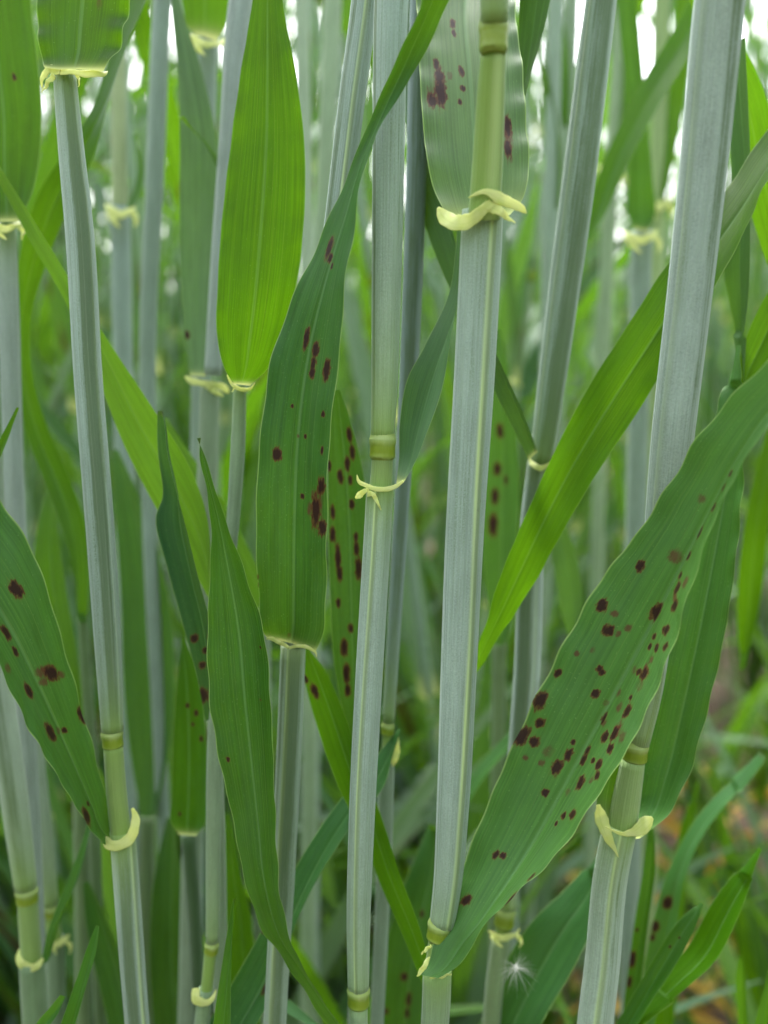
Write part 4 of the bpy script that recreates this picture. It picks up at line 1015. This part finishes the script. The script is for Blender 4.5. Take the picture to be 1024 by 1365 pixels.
# softly blurred plants of the middle distance
p = Plant('blurred pale stem left of the glowing leaf, no leaf on it in view')
p.seg('sheath', [(222, -60, 24), (217, 0, 24), (208, 200, 24), (197, 470, 22), (200, 700, 20), (214, 1000, 18), (232, 1450, 18)], 0.190, up=True, down=True, nu=30, color=(0.26, 0.35, 0.30, 1))
p.done()
p = Plant('blurred bright leaf base with cream collar, high up left of the glowing leaf')
p.leaf([(228, -120, 318, -120), (236, -40, 312, -40), (244, 10, 304, 10), (250, 36, 298, 40), (262, 48, 288, 54)], [(0.185, 0.185), (0.182, 0.182)], color=(0.065, 0.150, 0.014, 0.55), fold=-0.05, nu=20, pale=0.15, paleend=1)
p.seg('sheath', [(277, 52, 26), (272, 300, 25), (264, 700, 24), (256, 1450, 24)], 0.188, down=True, nu=30, color=(0.26, 0.35, 0.29, 1))
p.collar(276, 54, 40, 0.184, None, 0.15, 1.4)
p.done()
p = Plant('blurred pale stem with a small cream collar, close beside the left stem')
p.seg('stem', [(154, -60, 20), (158, 120, 20), (160, 280, 20)], 0.215, up=True, nu=30, color=(0.34, 0.42, 0.22, 1))
p.seg('sheath', [(160, 276, 27), (164, 480, 26), (168, 800, 25), (172, 1450, 24)], 0.215, down=True, nu=30, color=(0.26, 0.35, 0.31, 1))
p.collar(160, 280, 32, 0.213, None, 0.1, 1.6)
p.leaf([(176, 180, 180, 178), (182, 215, 192, 212), (178, 250, 190, 255), (168, 276, 176, 282)], [(0.215, 0.213), (0.213, 0.212)], color=(0.15, 0.24, 0.13, 0.4), fold=0.1, nu=10)
p.done()
p = Plant('blurred dark leaf above a cream collar between the thinner and right stems')
p.leaf([(812, -100, 840, -100), (826, 40, 852, 36), (836, 150, 862, 140), (838, 240, 870, 240), (838, 290, 872, 290), (846, 306, 864, 308)], [(0.225, 0.222), (0.220, 0.218)], color=(0.050, 0.120, 0.045, 0.34), fold=0.06, nu=14, pale=0.06, paleend=1)
p.seg('sheath', [(855, 308, 28), (852, 500, 27), (846, 800, 26), (838, 1450, 25)], 0.222, down=True, nu=30, color=(0.26, 0.35, 0.29, 1))
p.collar(854, 314, 38, 0.218, None, 0, 1.6)
p.done()
p = Plant('blurred green strap leaf leaning right between the thinner and right stems')
p.leaf([(940, -40, 968, -20), (896, 40, 924, 66), (850, 120, 874, 150), (812, 200, 836, 220), (788, 270, 806, 285), (780, 320, 786, 322)], [(0.205, 0.200), (0.205, 0.200)], color=(0.065, 0.155, 0.030, 0.46), fold=0.08, nu=14)
p.seg('stem', [(972, -80, 20), (935, 250, 20), (905, 550, 20), (870, 900, 20), (832, 1100, 20), (796, 1420, 20)], 0.206, down=True, nu=20)
p.done()
p = Plant('blurred olive-green leaf standing at the right edge beside the big blotched leaf')
p.leaf([(1140, 400, 1150, 412), (1080, 460, 1104, 480), (1040, 520, 1062, 534), (1014, 600, 1040, 610), (994, 690, 1024, 700), (984, 780, 1016, 784), (984, 850, 1003, 850), (989, 892, 991, 893)], [(0.200, 0.196), (0.198, 0.194)], color=(0.070, 0.155, 0.022, 0.50), fold=0.08, nu=14)
p.support(1150, 406, 0.200, 22)
p.done()

p = Plant('broad blue-green blurred leaf standing behind and right of the left stem')
p.leaf([(150, 600, 156, 600), (154, 690, 196, 690), (160, 800, 226, 800), (166, 920, 232, 920), (178, 1030, 220, 1030), (188, 1090, 206, 1090)], [(0.196, 0.190), (0.192, 0.186)], color=(0.085, 0.165, 0.090, 0.26), fold=0.10, nu=24)
p.seg('stem', [(197, 1088, 20), (196, 1200, 20), (194, 1450, 20)], 0.192, down=True, nu=20, color=(0.15, 0.23, 0.10, 1))
p.done()
p = Plant('dark blurred leaf rising from the bottom edge left of the short dark speckled leaf')
p.leaf([(112, 1176, 117, 1176), (116, 1240, 146, 1236), (132, 1320, 176, 1314), (150, 1400, 190, 1396), (160, 1450, 196, 1450)], [(0.168, 0.164), (0.164, 0.158)], color=(0.058, 0.130, 0.052, 0.28), fold=0.10, nu=24)
p.done()
p = Plant('very dark blurred leaf at the bottom under the short dark speckled leaf')
p.leaf([(224, 1090, 230, 1090), (206, 1170, 240, 1166), (198, 1270, 246, 1266), (204, 1370, 256, 1366), (212, 1450, 250, 1450)], [(0.182, 0.176), (0.178, 0.172)], color=(0.040, 0.095, 0.036, 0.26), fold=0.10, nu=24)
p.done()
p = Plant('blotched blurred leaf close on the right of the thick striped stem')
p.leaf([(660, 440, 666, 440), (650, 520, 680, 515), (644, 620, 692, 615), (643, 720, 690, 715), (650, 800, 682, 800), (660, 860, 672, 860)], [(0.198, 0.194), (0.196, 0.190)], color=(0.105, 0.195, 0.090, 0.30), fold=0.10, nu=24, spots=[(664, 575, 4, 9), (661, 625, 5, 8), (658, 662, 5, 10), (656, 700, 6, 14), (672, 640, 3, 6)])
p.seg('stem', [(666, 855, 18), (664, 1000, 18), (660, 1450, 18)], 0.198, down=True, nu=20, color=(0.15, 0.23, 0.10, 1))
p.done()
p = Plant('small pale blurred leaf hanging right of the thinner stem below the bright strap leaf')
p.leaf([(724, 670, 738, 670), (734, 730, 762, 724), (746, 800, 776, 796), (760, 860, 772, 860)], [(0.190, 0.186), (0.190, 0.186)], color=(0.165, 0.250, 0.150, 0.30), fold=0.10, nu=24)
p.seg('stem', [(740, 560, 14), (726, 640, 14), (712, 720, 16), (704, 850, 18), (694, 1000, 18), (676, 1230, 16), (655, 1450, 16)], 0.196, down=True, nu=20, color=(0.15, 0.23, 0.10, 1))
p.done()
p = Plant('narrow blurred blade crossing low between the thick striped stem and the big blotched leaf')
p.leaf([(700, 950, 706, 956), (672, 980, 684, 992), (636, 1020, 648, 1036), (600, 1070, 616, 1086), (560, 1140, 580, 1152), (530, 1210, 546, 1216)], [(0.176, 0.172), (0.180, 0.174)], color=(0.070, 0.150, 0.062, 0.30), fold=0.10, nu=24)
p.done()
p = Plant('blurred green blade standing low between the two lowest collars left of the dark front leaf')
p.leaf([(300, 1085, 305, 1085), (292, 1150, 318, 1148), (296, 1230, 336, 1226), (306, 1320, 346, 1318), (312, 1400, 346, 1400), (318, 1450, 340, 1450)], [(0.172, 0.168), (0.168, 0.164)], color=(0.075, 0.165, 0.040, 0.36), fold=0.10, nu=24)
p.done()
p = Plant('blurred yellow-green blade leaning right, low behind the foot of the right stem')
p.leaf([(930, 1040, 935, 1042), (906, 1110, 922, 1112), (890, 1190, 914, 1196), (878, 1280, 906, 1284), (870, 1370, 896, 1372), (866, 1450, 888, 1450)], [(0.198, 0.194), (0.194, 0.188)], color=(0.100, 0.210, 0.030, 0.44), fold=0.10, nu=24)
p.done()
p = Plant('blurred blade arching along the left edge between the left stem and the spotted leaf')
p.leaf([(70, 620, 76, 618), (52, 690, 76, 690), (44, 780, 86, 780), (52, 880, 104, 876), (70, 980, 118, 972), (90, 1070, 124, 1062)], [(0.185, 0.180), (0.182, 0.176)], color=(0.095, 0.185, 0.060, 0.36), fold=0.10, nu=24)
p.seg('stem', [(108, 1060, 20), (110, 1200, 20), (112, 1450, 20)], 0.182, down=True, nu=20, color=(0.15, 0.23, 0.10, 1))
p.done()
p = Plant('blurred yellow-green stem with a tall blade, just left of the thick right stem')
p.seg('sheath', [(884, -60, 22), (880, 120, 22), (876, 300, 22), (872, 600, 20), (866, 1000, 20), (862, 1450, 20)], 0.285, up=True, down=True, nu=24, color=(0.30, 0.42, 0.17, 1))
p.collar(876, 270, 30, 0.285, None, 0, 1.5)
p.leaf([(906, -80, 930, -80), (898, 20, 926, 20), (890, 110, 916, 114), (880, 200, 900, 206), (876, 262, 886, 266)], [(0.285, 0.281), (0.283, 0.279)], color=(0.10, 0.20, 0.05, 0.42), fold=0.1, nu=12)
p.done()
p = Plant('blurred pale green stem just right of the thinner stem near its top')
p.seg('sheath', [(832, -60, 20), (824, 100, 20), (812, 300, 20), (800, 600, 18), (790, 1000, 18), (784, 1450, 18)], 0.31, up=True, down=True, nu=24, color=(0.29, 0.40, 0.24, 1))
p.collar(813, 226, 26, 0.31, None, 0, 1.5)
p.leaf([(800, -60, 822, -66), (812, 40, 838, 34), (818, 140, 838, 136), (812, 220, 822, 220)], [(0.312, 0.306), (0.308, 0.304)], color=(0.13, 0.23, 0.09, 0.40), fold=0.1, nu=12)
p.done()
p = Plant('blurred stem close on the left of the thinner stem near its top, blade drooping left')
p.seg('sheath', [(764, -60, 20), (758, 100, 20), (750, 300, 19), (740, 600, 18), (716, 900, 16), (700, 1450, 16)], 0.33, up=True, down=True, nu=24, color=(0.26, 0.36, 0.24, 1))
p.leaf([(722, -20, 730, -26), (728, 40, 750, 30), (738, 110, 760, 104), (748, 170, 760, 168)], [(0.332, 0.326), (0.328, 0.324)], color=(0.09, 0.18, 0.05, 0.40), fold=0.1, nu=12)
p.done()
p = Plant('two-toned blurred stem with a collar between the glowing leaf and slanting stem')
p.seg('sheath', [(402, -60, 20), (404, 100, 20), (408, 300, 20), (412, 480, 18)], 0.265, up=True, nu=24, color=(0.36, 0.46, 0.33, 1))
p.seg('sheath', [(412, 478, 22), (414, 700, 22), (416, 1450, 20)], 0.265, down=True, nu=24, color=(0.26, 0.35, 0.29, 1))
p.collar(412, 482, 28, 0.262, None, 0, 1.4)
p.done()
p = Plant('blurred pale green stem close on the left of the slanting stem near the top')
p.seg('sheath', [(446, -60, 24), (440, 100, 24), (432, 260, 22), (424, 400, 22), (414, 900, 20), (410, 1450, 20)], 0.235, up=True, down=True, nu=24, color=(0.30, 0.41, 0.26, 1))
p.done()
p = Plant('blurred stem standing between the thick striped stem and the thinner stem near the top')
p.seg('sheath', [(742, -60, 20), (738, 100, 20), (733, 300, 20), (724, 600, 18), (702, 850, 16), (690, 1000, 16), (680, 1450, 16)], 0.25, up=True, down=True, nu=24, color=(0.27, 0.37, 0.28, 1))
p.leaf([(716, 60, 722, 58), (722, 140, 738, 132), (728, 220, 748, 214), (732, 280, 744, 278)], [(0.25, 0.248), (0.25, 0.247)], color=(0.12, 0.20, 0.08, 0.3), fold=0.1, nu=12)
p.done()

# the dandelion-like seed tuft caught in front of the low leaf
bm = bmesh.new()
c0 = U(688, 1290, 0.134)
rs_ = np.random.default_rng(2)
hair_v, hair_f = [], []
for i in range(70):
    a = rs_.uniform(0, 2 * math.pi); e = rs_.uniform(-0.5, 0.9)
    dirv = math.cos(a) * math.cos(e) * RT + math.sin(a) * math.cos(e) * UP - math.sin(e) * AX
    L = rs_.uniform(0.0026, 0.0046) * (1.0 if math.sin(a) < 0.4 else 0.8)
    t = np.linspace(0, 1, 6)
    P = c0 + dirv * (L * t)[:, None] + UP * (-0.0006 * t ** 2)[:, None]
    tm = tube_mesh('hair', P, 0.000011 * (1.2 - t), nu=4, ref=(0.3, 0.4, 0.85))
    bm.from_mesh(tm); bpy.data.meshes.remove(tm)
hm = bpy.data.meshes.new('hairs'); bm.to_mesh(hm); bm.free()
hm.transform(Matrix.Translation(-Vector(c0)))
root = bpy.data.objects.new('seed_tuft', None); COL.objects.link(root); root.location = Vector(c0)
tag(root, 'white feathery seed tuft caught in front of the low dark leaf', 'seed')
h = link('hairs', hm, M_FLUFF, parent=root); h['kind'] = 'stuff'
t = np.linspace(-1, 1, 14)
sm = tube_mesh('seed', UP * (t * 0.0006)[:, None] + 0 * AX, 0.00028 * np.sqrt(np.maximum(1 - t ** 2, 0.01)), nu=12)
link('seed', sm, M_FLUFF, parent=root)

# ------------------------------------------------------------------ litter and weeds on the soil
DEADC = [(0.66, 0.44, 0.07, 1), (0.64, 0.32, 0.04, 1), (0.70, 0.55, 0.14, 1), (0.48, 0.30, 0.09, 1)]
def dead_leaf(x, y, az, k):
    V, uv, mk = free_leaf((0, 0, 0.012), az, random.uniform(0.07, 0.15), random.uniform(0.007, 0.012), random.uniform(35, 72), random.uniform(88, 125), random.gauss(0, 0.8), nv=18, nu=5, fold=0.25, seed=k)
    V = V.copy(); V[..., 2] = np.maximum(V[..., 2], 0.006)
    o = link('dead_leaf', grid_mesh('dead_leaf', V, uv, mk), M_DEAD, DEADC[k % 4])
    o.location = (x, y, 0)
    tag(o, 'withered yellow-brown barley leaf lying on the soil among the stems', 'dead leaf', 'withered leaves on the soil')
k = 0
for i in range(80):
    if i < 56: a_ = random.uniform(0.22, 0.46); q_ = random.uniform(0.46, 0.95); x, y = q_ * math.sin(a_), q_ * math.cos(a_)
    else: x, y = random.uniform(-0.35, 0.3), random.uniform(0.5, 1.2)
    dead_leaf(x, y, random.uniform(0, 6.28), k); k += 1

def make_weed(seed):
    r_ = np.random.default_rng(seed)
    root = bpy.data.objects.new('weed', None); COL.objects.link(root)
    for j in range(6):
        az = r_.uniform(0, 6.28); L = r_.uniform(0.05, 0.12); th0, th1 = r_.uniform(5, 30), r_.uniform(50, 120)
        t = np.linspace(0, 1, 14); th = np.radians(th0 + (th1 - th0) * t)
        hor = np.cumsum(np.sin(th)) * L / 14; ver = np.cumsum(np.cos(th)) * L / 14
        P = np.stack([hor * math.cos(az), hor * math.sin(az), ver], 1)
        st = link('stem', tube_mesh('stem', P, np.linspace(0.0009, 0.0004, 14), nu=6, ref=(0.2, 0.3, 0.9)), M_STEM, (0.30, 0.38, 0.14, 1), root)
        for q in range(4):
            V, uv, mk = free_leaf(P[4 + 3 * q if 4 + 3 * q < 14 else 13], az + r_.uniform(-1.5, 1.5), r_.uniform(0.012, 0.03), r_.uniform(0.004, 0.008), r_.uniform(20, 60), r_.uniform(60, 120), 0.3, nv=8, nu=3, seed=q)
            link('leaf', grid_mesh('leaf', V, uv, mk * 0), M_LEAF, (0.12, 0.24, 0.05, 0.45), st)
    return root
wp = [make_weed(s) for s in (1, 2, 3)]
for i in range(48):
    an = random.uniform(-0.45, 0.5) if i < 26 else random.uniform(0.2, 0.46); q = random.uniform(0.5, 1.3)
    loc = (q * math.sin(an), q * math.cos(an), 0)
    if i < 3: o = wp[i]; o.location = loc
    else: o = dup(wp[i % 3], loc, random.uniform(0, 6.28), 0, 0, random.uniform(0.7, 1.4))
    tag(o, 'small pale green weed on the soil among the barley feet', 'weed', 'weeds on the soil between the stems')
